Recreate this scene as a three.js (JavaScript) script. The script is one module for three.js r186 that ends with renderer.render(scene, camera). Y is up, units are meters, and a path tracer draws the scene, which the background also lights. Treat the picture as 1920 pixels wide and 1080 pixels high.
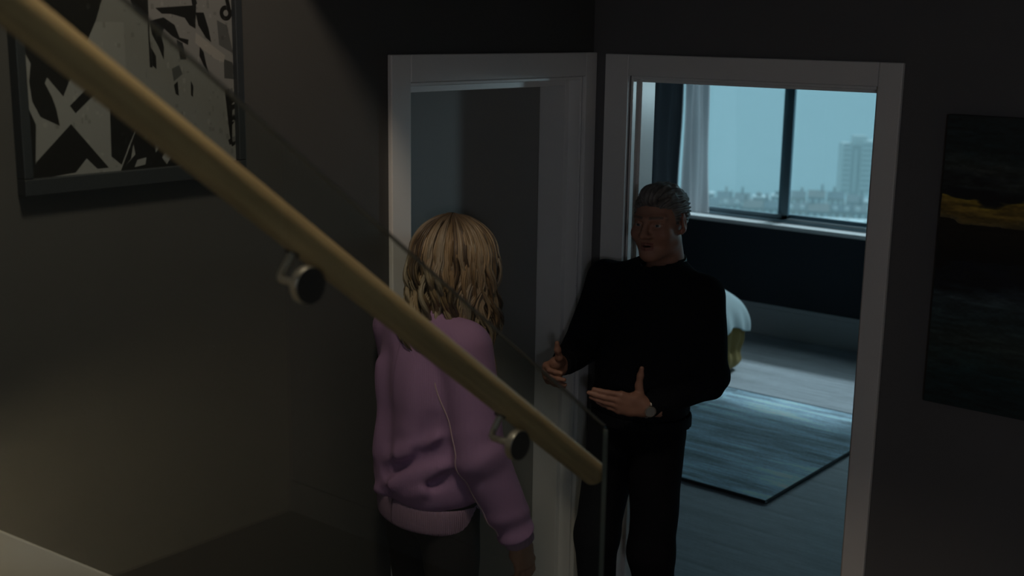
import * as THREE from 'three';
import { RoundedBoxGeometry } from 'three/addons/geometries/RoundedBoxGeometry.js';
import { mergeGeometries } from 'three/addons/utils/BufferGeometryUtils.js';

// ---------------------------------------------------------------- camera, sky, sun, exposure
const R = Math.PI / 180, lin = (r, g, b) => new THREE.Color().setRGB(r, g, b);
const scene = new THREE.Scene();
const camera = new THREE.PerspectiveCamera(2 * Math.atan(540 / 2315.4) / R, 16 / 9, 0.05, 4000);
camera.rotation.order = 'YXZ';
camera.position.set(0, 2.25, 0);
camera.rotation.set(-12.01 * R, 39.24 * R, 0.856 * R);
camera.focus = 3.95; camera.userData.fStop = 3.2;
const renderer = new THREE.WebGLRenderer({ antialias: true });
renderer.toneMapping = THREE.LinearToneMapping;
renderer.toneMappingExposure = 1.0;
renderer.shadowMap.enabled = true;

// hazy overcast sky, the same all the way round: teal near the skyline, paler overhead
{
  const w = 64, h = 256, d = new Float32Array(w * h * 4);
  const mix = (a, b, t) => a.map((v, i) => v + (b[i] - v) * t);
  const low = [0.17, 0.325, 0.395], mid = [0.092, 0.355, 0.455], top = [1.15, 1.52, 1.68];
  for (let y = 0; y < h; y++) {
    const e = (y + 0.5) / h * 180 - 90;
    let c = e < -3 ? mix(low, mid, Math.min(1, Math.max(0, (e + 8) / 6))) : mix(mid, top, Math.min(1, Math.max(0, (e + 2) / 55)));
    for (let x = 0; x < w; x++) d.set([...c, 1], (y * w + x) * 4);
  }
  const t = new THREE.DataTexture(d, w, h, THREE.RGBAFormat, THREE.FloatType);
  t.mapping = THREE.EquirectangularReflectionMapping; t.magFilter = t.minFilter = THREE.LinearFilter; t.needsUpdate = true;
  scene.background = t;
}
const sun = new THREE.DirectionalLight(0xcfe6f2, 1.9);
sun.position.set(-2.2 + 2.5, 12.3, -8.2 - 10.3); sun.target.position.set(-2.2, 0, -8.2 + 0.2);
sun.castShadow = true; sun.shadow.radius = 9; sun.shadow.mapSize.set(2048, 2048);
Object.assign(sun.shadow.camera, { left: -8, right: 8, top: 8, bottom: -8, near: 1, far: 40 });
scene.add(sun, sun.target);
// unseen upstairs lamp, placed to light the rail and woman (globe further down)
const LAMP = [-1.32, 3.75, -1.2];
const lampLight = new THREE.PointLight(0xffe8cb, 4.5, 0, 2);
lampLight.position.set(...LAMP); lampLight.castShadow = true; lampLight.shadow.radius = 8;
scene.add(lampLight);
// unseen cool spot, placed to light the jamb and left frame (housing further down)
const SPOT = [-1.35, 2.0, -5.3], SPOT_AT = [-2.42, 1.7, -3.66];
const spot = new THREE.SpotLight(lin(0.62, 0.9, 1), 2.0, 0, 15 * R, 1, 2);
spot.position.set(...SPOT); spot.target.position.set(...SPOT_AT); spot.castShadow = true; spot.shadow.radius = 3;
scene.add(spot, spot.target);
// unseen light behind the camera, placed to light the door wall (fitting further down)
const HALL = [1.35, 2.4, 1.4], hallLight = new THREE.PointLight(0xf0f3ff, 2.7, 0, 2);
hallLight.position.set(...HALL); hallLight.castShadow = true; hallLight.shadow.radius = 6;
scene.add(hallLight);
// unseen floor spot, lights the side wall for a warm veil in the glass
const GLOW = [0.9, 0.5, -1.2], GLOW_AT = [1.7, 0.3, -2.45], glow = new THREE.SpotLight(0xffe6bc, 5, 0, 27 * R, 0.9, 2);
glow.position.set(...GLOW); glow.target.position.set(...GLOW_AT); glow.castShadow = true; glow.shadow.radius = 4;
scene.add(glow, glow.target);
scene.fog = new THREE.FogExp2(new THREE.Color().setRGB(0.7, 0.95, 1), 0.00052);

// ---------------------------------------------------------------- helpers
let seedv = 7;
const rnd = () => { seedv = (seedv * 1664525 + 1013904223) >>> 0; return seedv / 4294967296; };
const hash = (x, y, z) => { const s = Math.sin(x * 127.1 + y * 311.7 + z * 74.7) * 43758.5453; return s - Math.floor(s); };
function vnoise(x, y, z = 0) {
  const X = Math.floor(x), Y = Math.floor(y), Z = Math.floor(z), f = (t) => t * t * (3 - 2 * t), u = f(x - X), v = f(y - Y), w = f(z - Z);
  const L = (a, b, t) => a + (b - a) * t;
  return L(L(L(hash(X, Y, Z), hash(X + 1, Y, Z), u), L(hash(X, Y + 1, Z), hash(X + 1, Y + 1, Z), u), v), L(L(hash(X, Y, Z + 1), hash(X + 1, Y, Z + 1), u), L(hash(X, Y + 1, Z + 1), hash(X + 1, Y + 1, Z + 1), u), v), w);
}
const used = {};
function numbered(n) { used[n] = (used[n] ?? -1) + 1; return used[n] ? n + '_' + String(used[n]).padStart(3, '0') : n; }
function mesh(name, geo, mat, parent) {
  const m = new THREE.Mesh(geo, mat); m.name = parent ? name : numbered(name); m.castShadow = m.receiveShadow = true; (parent || scene).add(m); return m;
}
function group(name, pos = [0, 0, 0], rotY = 0, parent) { const g = new THREE.Group(); g.name = parent ? name : numbered(name); g.position.set(...pos); g.rotation.y = rotY; (parent || scene).add(g); return g; }
function tag(o, label, category, grp, kind) { Object.assign(o.userData, { label, category }); if (grp) o.userData.group = grp; if (kind) o.userData.kind = kind; return o; }
function structure(o, label) { o.userData.kind = 'structure'; if (label) o.userData.label = label; return o; }
const clean = (g) => { const n = g.index ? g.toNonIndexed() : g; for (const k of Object.keys(n.attributes)) if (!['position', 'normal', 'uv'].includes(k)) n.deleteAttribute(k); return n; };
const merge = (...gs) => mergeGeometries(gs.flat().map(clean));
// box between two corners, bevelled, uv in metres
function box(a, b, r = 0.003, seg = 2) {
  const s = [0, 1, 2].map((i) => Math.abs(b[i] - a[i])), c = [0, 1, 2].map((i) => (a[i] + b[i]) / 2);
  const g = r > 0 ? new RoundedBoxGeometry(...s, seg, Math.min(r, ...s.map((v) => v * 0.49))) : new THREE.BoxGeometry(...s);
  g.translate(...c);
  const p = g.attributes.position, n = g.attributes.normal, uv = g.attributes.uv;
  for (let i = 0; i < p.count; i++) {
    const X = Math.abs(n.getX(i)), Y = Math.abs(n.getY(i)), Z = Math.abs(n.getZ(i));
    if (X >= Y && X >= Z) uv.setXY(i, p.getZ(i), p.getY(i)); else if (Y >= Z) uv.setXY(i, p.getX(i), p.getZ(i)); else uv.setXY(i, p.getX(i), p.getY(i));
  }
  return g;
}
function tex(w, h, fn, srgb = true, rep = [1, 1]) {
  const d = new Uint8Array(w * h * 4);
  for (let y = 0; y < h; y++) for (let x = 0; x < w; x++) { const c = fn(x, y); d.set([...c.map((v) => Math.max(0, Math.min(255, v))), 255], (y * w + x) * 4); }
  const t = new THREE.DataTexture(d, w, h); t.wrapS = t.wrapT = THREE.RepeatWrapping; t.magFilter = THREE.LinearFilter; t.minFilter = THREE.LinearMipmapLinearFilter; t.generateMipmaps = true;
  if (srgb) t.colorSpace = THREE.SRGBColorSpace; t.repeat.set(...rep); t.needsUpdate = true; return t;
}
const std = (o) => new THREE.MeshPhysicalMaterial({ roughness: 0.7, ...o });
// tileable value noise
const tn = (x, y, p, s = 0) => { const X = Math.floor(x), Y = Math.floor(y), f = (t) => t * t * (3 - 2 * t), u = f(x - X), v = f(y - Y), m = (a) => ((a % p) + p) % p, H = (a, b) => hash(m(a), m(b), s); return (H(X, Y) * (1 - u) + H(X + 1, Y) * u) * (1 - v) + (H(X, Y + 1) * (1 - u) + H(X + 1, Y + 1) * u) * v; };

// ---------------------------------------------------------------- materials
const paintBump = tex(256, 256, (x, y) => { const v = 128 + 60 * (tn(x / 2, y / 2, 128, 1) - 0.5) + 50 * (tn(x / 8, y / 8, 32, 2) - 0.5); return [v, v, v]; }, false, [2, 2]);
const M = {
  wall: std({ color: lin(0.074, 0.075, 0.076), roughness: 0.75, bumpMap: paintBump, bumpScale: 0.0006 }),
  wallGrey: std({ color: lin(0.14, 0.14, 0.145), roughness: 0.8, bumpMap: paintBump, bumpScale: 0.0006 }),
  white: std({ color: lin(0.82, 0.82, 0.82), roughness: 0.38, bumpMap: paintBump, bumpScale: 0.0002 }),
  gloss: std({ color: lin(0.82, 0.82, 0.82), roughness: 0.3 }),
  door: std({ color: lin(0.29, 0.295, 0.29), roughness: 0.8, bumpMap: paintBump, bumpScale: 0.0002 }),
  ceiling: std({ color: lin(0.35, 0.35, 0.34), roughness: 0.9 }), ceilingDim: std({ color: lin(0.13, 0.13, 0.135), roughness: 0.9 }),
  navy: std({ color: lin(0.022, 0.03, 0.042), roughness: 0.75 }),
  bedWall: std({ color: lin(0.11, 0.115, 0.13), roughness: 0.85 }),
  skirt: std({ color: lin(0.5, 0.53, 0.56), roughness: 0.5 }),
  alu: std({ color: lin(0.22, 0.32, 0.37), roughness: 0.35, metalness: 0.3 }),
  steel: std({ color: lin(0.78, 0.76, 0.72), roughness: 0.36, metalness: 1 }),
  darkSteel: std({ color: lin(0.05, 0.05, 0.05), roughness: 0.6, metalness: 0.3 }),
  frame: std({ color: lin(0.035, 0.042, 0.05), roughness: 0.4 }),
  glass: std({ color: lin(0.93, 0.97, 0.95), roughness: 0, transmission: 1, thickness: 0, ior: 1.5 }),
  pane: std({ color: lin(0.97, 0.99, 0.99), roughness: 0, transmission: 1, thickness: 0, ior: 1.45 }),
  stair: std({ color: lin(0.2, 0.17, 0.13), roughness: 0.7 }),
};
M.floorHall = std({ color: lin(0.5, 0.5, 0.5), roughness: 0.55, map: tex(256, 256, (x, y) => { const v = 95 + 30 * tn(x / 3, y / 64, 4, 4) + 14 * tn(x / 1.5, y / 20, 12.8 | 0, 5); return [v * 1.15, v, v * 0.8]; }) });
M.floorBed = std({ color: lin(1, 1, 1), roughness: 0.6, map: tex(512, 512, (x, y) => { const v = 182 + 22 * (tn(x / 64, y / 8, 8, 3) - 0.5) + 16 * (tn(x / 16, y / 2, 32, 6) - 0.5) + 10 * (tn(x / 2, y / 2, 256, 8) - 0.5); return [v * 0.97, v + 3, v + 9]; }, true, [0.5, 0.5]) });
M.railWood = std({ color: lin(1, 1, 1), roughness: 0.42, map: tex(512, 128, (x, y) => { const g = tn(x / 64 + 0.6 * tn(x / 128, y / 16, 4, 2), y / 5, 8, 9), f = tn(x / 16, y / 2, 32, 3); const v = 0.86 + 0.16 * g + 0.08 * f; return [174 * v, 150 * v, 112 * v]; }, true, [1, 1]) });

// ---------------------------------------------------------------- setting: the hall and stairwell
const XL = -2.585, ZR = -3.6, XE = 1.7, ZB = 1.7;   // left wall face, door wall face, far side, back
const LD = { z0: -3.535, z1: -2.66, top: 2.08 };     // left door opening
const RD = { x0: -2.425, x1: -1.527, top: 2.086 };   // right doorway opening
structure(mesh('floor', box([XL - 0.2, -0.2, ZR - 0.06], [XE, 0, ZB], 0), M.floorHall), 'dim timber floor of the landing');
structure(mesh('wall_left', merge(box([XL - 0.2, 0, LD.z1], [XL, 5, ZB], 0), box([XL - 0.2, LD.top, LD.z0], [XL, 5, LD.z1], 0), box([XL - 0.2, 0, ZR], [XL, 5, LD.z0], 0)), M.wall), 'dark grey painted wall behind the stairs with the framed print');
structure(mesh('wall_right', merge(box([-6.2, 0, ZR - 0.14], [RD.x0, 5, ZR], 0), box([RD.x0, RD.top, ZR - 0.14], [RD.x1, 5, ZR], 0), box([RD.x1, 0, ZR - 0.14], [XE, 5, ZR], 0)), M.wallGrey), 'dark grey wall with the open bedroom doorway');
structure(mesh('wall_back', box([XL - 0.2, -0.2, ZB], [XE + 0.2, 5, ZB + 0.15], 0), M.wall));
structure(mesh('wall_side', box([XE, -0.2, ZR - 0.14], [XE + 0.15, 5, ZB], 0), std({ color: lin(0.62, 0.6, 0.54), roughness: 0.85, bumpMap: paintBump, bumpScale: 0.0006 })));  // unseen side wall, pale so the floor spot shows in the glass
structure(mesh('ceiling', merge(box([XL, 2.5, ZR], [XE, 2.75, -2.14], 0), box([-1.2, 2.5, -2.14], [XE, 2.75, ZB], 0), box([XL, 2.5, 1.25], [-1.2, 2.75, ZB], 0)), M.ceiling), 'unseen landing ceiling, its stairwell edge placed to shade the wall above the doors');  // out of view; opening edge set to shade the door tops and the man
structure(mesh('ceiling_upper', box([XL - 0.2, 5, ZR - 0.14], [XE + 0.15, 5.15, ZB + 0.15], 0), M.ceiling));
structure(mesh('baseboard_right', box([RD.x1 + 0.075, 0, ZR], [XE, 0.15, ZR + 0.015]), M.wallGrey));

// stairs that come down beside the glass towards the doorway
{
  const st = structure(group('staircase', [0, 0, 0]), 'stairs coming down beside the glass to the landing');
  const n = 13, going = 0.25, rise = 2.5 / 13;
  for (let i = 0; i < n; i++) {
    const z = -2.15 + i * going, y = (i + 1) * rise;
    mesh('tread', box([XL, y - 0.04, z - 0.02], [-1.27, y, z + going], 0.006), M.stair, st);
    mesh('riser', box([XL, y - rise, z], [-1.27, y - 0.04, z + 0.02], 0.002), M.stair, st);
  }
  // sloping wall string: its top edge is in view low on the left
  const sh = new THREE.Shape(), sy = (z) => 1.055 + 0.757 * (z + 1.37);
  sh.moveTo(2.3, 0); sh.lineTo(2.3, sy(-2.3)); sh.lineTo(-1.1, sy(1.1)); sh.lineTo(-1.1, sy(1.1) - 0.5); sh.lineTo(1.6, 0); sh.closePath();
  const g = new THREE.ExtrudeGeometry(sh, { depth: 0.022, bevelEnabled: true, bevelSize: 0.004, bevelThickness: 0.004, bevelSegments: 2 });
  g.rotateY(Math.PI / 2); g.translate(XL, 0, 0);   // shape x -> -z
  mesh('wall_string', g, M.white, st);
}

// door_1: closed flush door in the left wall
{
  const d = structure(group('door_1', [XL, 0, 0]), 'closed flush door in a deep white frame behind the woman');
  const t = 0.018, A = 0.082;
  mesh('architrave', box([0, 0, LD.z1], [t, LD.top + A, LD.z1 + A], 0.004), M.white, d);
  mesh('architrave', box([0, 0, ZR + 0.001], [t, LD.top + A, LD.z0], 0.004), M.white, d);
  mesh('architrave', box([0, LD.top, LD.z0], [t, LD.top + A, LD.z1], 0.004), M.white, d);
  const lt = 0.012;
  mesh('lining', merge(box([-0.2, 0, LD.z1 - lt], [0.004, LD.top, LD.z1 - 0.001]), box([-0.2, 0, LD.z0 + 0.001], [0.004, LD.top, LD.z0 + lt]), box([-0.2, LD.top - lt, LD.z0 + lt], [0.004, LD.top - 0.001, LD.z1 - lt])), M.white, d);
  const s = 0.022, x0 = -0.16, x1 = -0.045, a = LD.z0 + lt, b = LD.z1 - lt, c = LD.top - lt;
  mesh('door_stop', merge(box([x0, 0, b - s], [x1, c, b], 0.002), box([x0, 0, a], [x1, c, a + s], 0.002), box([x0, c - s, a + s], [x1, c, b - s], 0.002)), M.white, d);
  mesh('door_leaf', box([-0.199, 0.006, a + 0.003], [-0.161, c - 0.003, b - 0.003], 0.003), M.door, d);
}
// door_2: white frame of the open doorway to the bedroom
{
  const d = structure(group('door_2', [0, 0, ZR]), 'white frame of the open bedroom doorway behind the man');
  const t = 0.018, A = 0.073, W = 0.14;
  mesh('architrave', box([RD.x0 - 0.097, 0, 0], [RD.x0, RD.top + A, t], 0.004), M.white, d);
  mesh('architrave', box([RD.x1, 0, 0], [RD.x1 + 0.075, RD.top + A, t], 0.004), M.white, d);
  mesh('architrave', box([RD.x0, RD.top, 0], [RD.x1, RD.top + A, t], 0.004), M.white, d);
  const lt = 0.01;
  mesh('lining', merge(box([RD.x0, 0, -W - 0.004], [RD.x0 + lt, RD.top, -0.001]), box([RD.x1 - lt, 0, -W - 0.004], [RD.x1, RD.top, -0.001]), box([RD.x0 + lt, RD.top - lt, -W - 0.004], [RD.x1 - lt, RD.top, -0.001])), M.gloss, d);
  const s = 0.012, a = RD.x0 + lt, b = RD.x1 - lt, c = RD.top - lt;
  mesh('door_stop', merge(box([a, 0, -0.125], [a + s, c, -0.04], 0.002), box([b - s, 0, -0.125], [b, c, -0.04], 0.002), box([a + s, c - s, -0.125], [b - s, c, -0.04], 0.002)), M.gloss, d);
}

// ---------------------------------------------------------------- setting: the bedroom
const ZW = -8.22, BX0 = -6.1, BX1 = 1.5, WX0 = -5.62, WX1 = 1.0, WY0 = 0.815, WY1 = 2.35;
structure(mesh('floor_bedroom', box([BX0 - 0.1, -0.2, ZW - 0.25], [BX1 + 0.1, 0, ZR - 0.06], 0), M.floorBed), 'pale bedroom floor lit from the window');
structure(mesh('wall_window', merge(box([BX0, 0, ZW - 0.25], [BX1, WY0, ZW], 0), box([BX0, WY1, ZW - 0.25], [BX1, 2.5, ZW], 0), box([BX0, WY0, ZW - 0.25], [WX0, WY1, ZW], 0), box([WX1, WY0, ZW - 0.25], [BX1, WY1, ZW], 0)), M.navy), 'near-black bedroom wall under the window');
structure(mesh('wall_bedroom_left', box([BX0 - 0.12, 0, ZW - 0.25], [BX0, 2.5, ZR - 0.14], 0), M.bedWall));
structure(mesh('wall_bedroom_right', box([BX1, 0, ZW - 0.25], [BX1 + 0.12, 2.5, ZR - 0.14], 0), M.bedWall));
structure(mesh('ceiling_bedroom', box([BX0 - 0.12, 2.5, ZW - 0.25], [BX1 + 0.12, 2.7, ZR - 0.14], 0), M.ceilingDim));  // unseen ceiling, darkened to keep bounce off the bedroom floor
structure(mesh('baseboard_window', merge(box([BX0, 0, ZW], [BX1, 0.2, ZW + 0.016], 0.002), box([BX0, 0.2, ZW], [BX1, 0.232, ZW + 0.011], 0.004)), M.skirt), 'tall grey skirting board under the dark wall');
{
  const w = structure(group('window_1', [0, 0, ZW]), 'wide dark-framed sliding window over the city');
  const f = -0.07, fb = -0.14, y0 = 0.845, sub = 0.05;
  mesh('window_sill', box([WX0 - 0.04, y0 - 0.03, f - 0.09], [WX1 + 0.04, y0, 0.062], 0.006), std({ color: lin(0.9, 0.9, 0.89), roughness: 0.35 }), w);
  mesh('window_frame', merge(box([WX0, y0, fb], [WX1, y0 + 0.022, f], 0.003), box([WX0, WY1 - 0.05, fb], [WX1, WY1, f], 0.003), box([WX0, y0, fb], [WX0 + 0.05, WY1, f], 0.003), box([WX1 - 0.05, y0, fb], [WX1, WY1, f], 0.003)), M.alu, w);
  mesh('sill_track', box([-4.16, y0 + 0.0225, f - 0.022], [WX1 - 0.05, y0 + 0.034, f - 0.004], 0.002), std({ color: lin(0.3, 0.34, 0.36), roughness: 0.35, metalness: 0.4 }), w);
  const ml = [-5.56, -4.215, -2.3, -0.4, 0.95];
  for (let i = 0; i < 4; i++) {
    const near = i % 2 === 0, za = near ? f - 0.028 : f - 0.06, zb = za - 0.03, a = ml[i] - 0.05, b = ml[i + 1] + 0.05, yb = y0 + (near ? 0.02 : 0.024), yt = WY1 - 0.045;
    const s = mesh('sash', merge(box([a, yb, zb], [b, yb + 0.036, za], 0.004), box([a, yt - 0.036, zb], [b, yt, za], 0.004), box([a, yb, zb], [a + (i ? 0.056 : 0.056), yt, za], 0.004), box([b - 0.056, yb, zb], [b, yt, za], 0.004)), M.alu, w);
    mesh('pane', box([a + 0.03, yb + 0.02, zb + 0.011], [b - 0.03, yt - 0.02, zb + 0.017], 0), M.pane, s);
  }
}

// ---------------------------------------------------------------- surface nets: meshes a distance field f(x, y, z) on a grid of cell h
function nets(f, lo, hi, h, color) {
  const n = [0, 1, 2].map((i) => Math.ceil((hi[i] - lo[i]) / h) + 1), [nx, ny, nz] = n, v = new Float32Array(nx * ny * nz);
  for (let k = 0, p = 0; k < nz; k++) for (let j = 0; j < ny; j++) for (let i = 0; i < nx; i++, p++) v[p] = f(lo[0] + i * h, lo[1] + j * h, lo[2] + k * h);
  const id = new Int32Array(nx * ny * nz).fill(-1), pos = [], idx = [], sx = 1, sy = nx, sz = nx * ny;
  const C = [0, sx, sy, sx + sy, sz, sx + sz, sy + sz, sx + sy + sz], E = [[0, 1], [2, 3], [4, 5], [6, 7], [0, 2], [1, 3], [4, 6], [5, 7], [0, 4], [1, 5], [2, 6], [3, 7]];
  for (let k = 0; k < nz - 1; k++) for (let j = 0; j < ny - 1; j++) for (let i = 0; i < nx - 1; i++) {
    const p = i + j * sy + k * sz; let m = 0;
    for (let c = 0; c < 8; c++) if (v[p + C[c]] < 0) m |= 1 << c;
    if (m === 0 || m === 255) continue;
    let X = 0, Y = 0, Z = 0, q = 0;
    for (const [a, b] of E) {
      if (((m >> a) & 1) === ((m >> b) & 1)) continue;
      const va = v[p + C[a]], vb = v[p + C[b]], t = va / (va - vb);
      X += (a & 1) + t * ((b & 1) - (a & 1)); Y += ((a >> 1) & 1) + t * (((b >> 1) & 1) - ((a >> 1) & 1)); Z += (a >> 2) + t * ((b >> 2) - (a >> 2)); q++;
    }
    id[p] = pos.length / 3; pos.push(lo[0] + (i + X / q) * h, lo[1] + (j + Y / q) * h, lo[2] + (k + Z / q) * h);
  }
  const quad = (a, b, c, d, flip) => { if (flip) idx.push(a, c, b, a, d, c); else idx.push(a, b, c, a, c, d); };
  for (let k = 1; k < nz - 1; k++) for (let j = 1; j < ny - 1; j++) for (let i = 1; i < nx - 1; i++) {
    const p = i + j * sy + k * sz, s = v[p] < 0;
    if (s !== v[p + sx] < 0) quad(id[p - sy - sz], id[p - sz], id[p], id[p - sy], !s);
    if (s !== v[p + sy] < 0) quad(id[p - sx - sz], id[p - sx], id[p], id[p - sz], !s);
    if (s !== v[p + sz] < 0) quad(id[p - sx - sy], id[p - sy], id[p], id[p - sx], !s);
  }
  const g = new THREE.BufferGeometry();
  g.setAttribute('position', new THREE.Float32BufferAttribute(pos, 3)); g.setIndex(idx);
  const N = new Float32Array(pos.length), e = h * 0.6, uv = new Float32Array(pos.length / 3 * 2), col = color ? new Float32Array(pos.length) : null;
  for (let i = 0; i < pos.length; i += 3) {
    const [x, y, z] = [pos[i], pos[i + 1], pos[i + 2]], a = f(x + e, y, z) - f(x - e, y, z), b = f(x, y + e, z) - f(x, y - e, z), c = f(x, y, z + e) - f(x, y, z - e), l = Math.hypot(a, b, c) || 1;
    N[i] = a / l; N[i + 1] = b / l; N[i + 2] = c / l; uv[i / 3 * 2] = Math.atan2(x, z) * 0.16; uv[i / 3 * 2 + 1] = y;
    if (col) { const q = color(x, y, z); col[i] = q[0]; col[i + 1] = q[1]; col[i + 2] = q[2]; }
  }
  g.setAttribute('normal', new THREE.BufferAttribute(N, 3)); g.setAttribute('uv', new THREE.BufferAttribute(uv, 2));
  if (col) g.setAttribute('color', new THREE.BufferAttribute(col, 3));
  return g;
}
const sm = (a, b, k) => { const h = Math.max(k - Math.abs(a - b), 0) / k; return Math.min(a, b) - h * h * k * 0.25; };
const smax = (a, b, k) => -sm(-a, -b, k);
const clamp = (t, a = 0, b = 1) => Math.max(a, Math.min(b, t));
const step = (a, b, t) => { t = clamp((t - a) / (b - a)); return t * t * (3 - 2 * t); };
function cone(a, b, ra, rb = ra) {
  const d = [b[0] - a[0], b[1] - a[1], b[2] - a[2]], L = d[0] ** 2 + d[1] ** 2 + d[2] ** 2 || 1e-9, [ax, ay, az] = a;
  return (x, y, z) => { x -= ax; y -= ay; z -= az; const t = clamp((x * d[0] + y * d[1] + z * d[2]) / L); return Math.hypot(x - t * d[0], y - t * d[1], z - t * d[2]) - ra - t * (rb - ra); };
}
function ell(c, r, rot) {
  const m = rot ? new THREE.Matrix4().makeRotationFromEuler(new THREE.Euler(...rot)).transpose().elements : null;
  return (x, y, z) => {
    x -= c[0]; y -= c[1]; z -= c[2];
    if (m) [x, y, z] = [m[0] * x + m[4] * y + m[8] * z, m[1] * x + m[5] * y + m[9] * z, m[2] * x + m[6] * y + m[10] * z];
    const k0 = Math.hypot(x / r[0], y / r[1], z / r[2]), k1 = Math.hypot(x / r[0] ** 2, y / r[1] ** 2, z / r[2] ** 2);
    return k1 < 1e-9 ? -Math.min(...r) : k0 * (k0 - 1) / k1;
  };
}
const blend = (list, k) => (x, y, z) => { let d = list[0](x, y, z); for (let i = 1; i < list.length; i++) d = sm(d, list[i](x, y, z), k); return d; };
const V = (a, b, t) => a.map((v, i) => v + (b[i] - v) * t);
const add = (a, b, s = 1) => a.map((v, i) => v + b[i] * s);
const unit = (a) => { const l = Math.hypot(...a); return a.map((v) => v / l); };
const cross = (a, b) => [a[1] * b[2] - a[2] * b[1], a[2] * b[0] - a[0] * b[2], a[0] * b[1] - a[1] * b[0]];
function tube(points, r, seg = 24, rad = 10, closed = false) {
  return new THREE.TubeGeometry(new THREE.CatmullRomCurve3(points.map((p) => new THREE.Vector3(...p)), closed), seg, r, rad, closed);
}

// ---------------------------------------------------------------- handrail and glass beside the stairs
const railY = (z) => 1.403 + 0.757 * (z + 1.885), RX = -1.35, GX = -1.28;
{
  const o = tag(group('handrail', [RX, railY(-1.1), -1.1]), 'round pale wooden handrail sloping down across the picture on steel brackets', 'handrail');
  const A = [0, railY(0.9) - railY(-1.1), 2.0], B = [0, railY(-1.925) - railY(-1.1), -0.825], L = Math.hypot(...[0, 1, 2].map((i) => A[i] - B[i])), r = 0.0255;
  const prof = [[0.0005, 0], [r - 0.006, 0], [r - 0.002, 0.0015], [r, 0.006], [r, L * 0.33], [r, L * 0.66], [r, L - 0.006], [r - 0.005, L], [0.0005, L]].map((p) => new THREE.Vector2(...p));
  const g = new THREE.LatheGeometry(prof, 36), uv = g.attributes.uv, p = g.attributes.position;
  for (let i = 0; i < uv.count; i++) uv.setXY(i, p.getY(i) * 0.7, uv.getX(i));
  g.applyQuaternion(new THREE.Quaternion().setFromUnitVectors(new THREE.Vector3(0, 1, 0), new THREE.Vector3(...unit(add(A, B, -1)))));
  g.translate(...B);
  mesh('rail', g, M.railWood, o);
  const up = [0, 0.797, -0.604];
  for (const z of [-1.13, -1.604]) {
    const c = [GX - 0.0062 - RX, railY(z) - 0.085 - railY(-1.1), z + 1.1];
    const disc = new THREE.LatheGeometry([[0.0005, 0], [0.0255, 0], [0.0268, 0.0012], [0.0268, 0.013], [0.0255, 0.0145], [0.011, 0.015], [0.0105, 0.027], [0.0095, 0.0285], [0.0005, 0.029]].map((q) => new THREE.Vector2(...q)), 40);
    disc.rotateZ(Math.PI / 2); disc.translate(...c);
    const d = mesh('bracket', disc, M.steel, o);
    const pad = new THREE.CylinderGeometry(0.0262, 0.0262, 0.001, 40); pad.rotateZ(Math.PI / 2); pad.translate(c[0] + 0.0006, c[1], c[2]);
    mesh('glass_pad', pad, M.darkSteel, d);
    const e = [-0.004, c[1], c[2]], arm = [[c[0] - 0.024, c[1], c[2]], [0.014, c[1], c[2]], add(e, [0.004, 0.002, 0]), add(e, up, 0.012), add(e, up, 0.03), add(e, up, 0.048)];
    mesh('bracket_arm', tube(arm, 0.006, 40, 12), M.steel, d);
    const sd = new THREE.CylinderGeometry(0.013, 0.011, 0.008, 20); sd.applyQuaternion(new THREE.Quaternion().setFromUnitVectors(new THREE.Vector3(0, 1, 0), new THREE.Vector3(...up))); sd.translate(...add(e, up, 0.045));
    mesh('saddle', sd, M.darkSteel, d);
  }
}
{
  const gy = (z) => 1.502 + 0.763 * (z + 1.855), z0 = -1.855, z1 = 0.85, s = new THREE.Shape();
  s.moveTo(-z0, 0.33); s.lineTo(-z0, gy(z0) - 0.006); s.lineTo(-z0 - 0.006, gy(z0) + 0.002); s.lineTo(-z1, gy(z1)); s.lineTo(-z1, gy(z1) - 1.5); s.closePath();
  const g = new THREE.ExtrudeGeometry(s, { depth: 0.0105, bevelEnabled: true, bevelSize: 0.0008, bevelThickness: 0.0008, bevelSegments: 1 });
  g.rotateY(Math.PI / 2); g.translate(-0.006, 0, 0);
  const o = tag(group('glass_balustrade', [GX, 0, 0]), 'frameless clear glass balustrade panel carrying the wooden handrail', 'balustrade');
  mesh('glass_panel', g, M.glass, o);
  const edge = std({ color: lin(0.12, 0.14, 0.135), roughness: 0.35 }), bar = (A, B, w, h) => { const L = Math.hypot(B[1] - A[1], B[0] - A[0]), q = new THREE.BoxGeometry(w, h, L); q.rotateX(-Math.atan2(B[1] - A[1], B[0] - A[0])); q.translate(-0.0007, (A[1] + B[1]) / 2, (A[0] + B[0]) / 2); return q; };
  mesh('polished_edge', bar([z0 + 0.004, gy(z0 + 0.004) + 0.0035], [z1, gy(z1) + 0.0035], 0.0095, 0.0022), edge, o);
  mesh('polished_edge', bar([z0 - 0.0022, 0.34], [z0 - 0.0022, gy(z0) - 0.004], 0.0095, 0.0022), edge, o);
}

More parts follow.
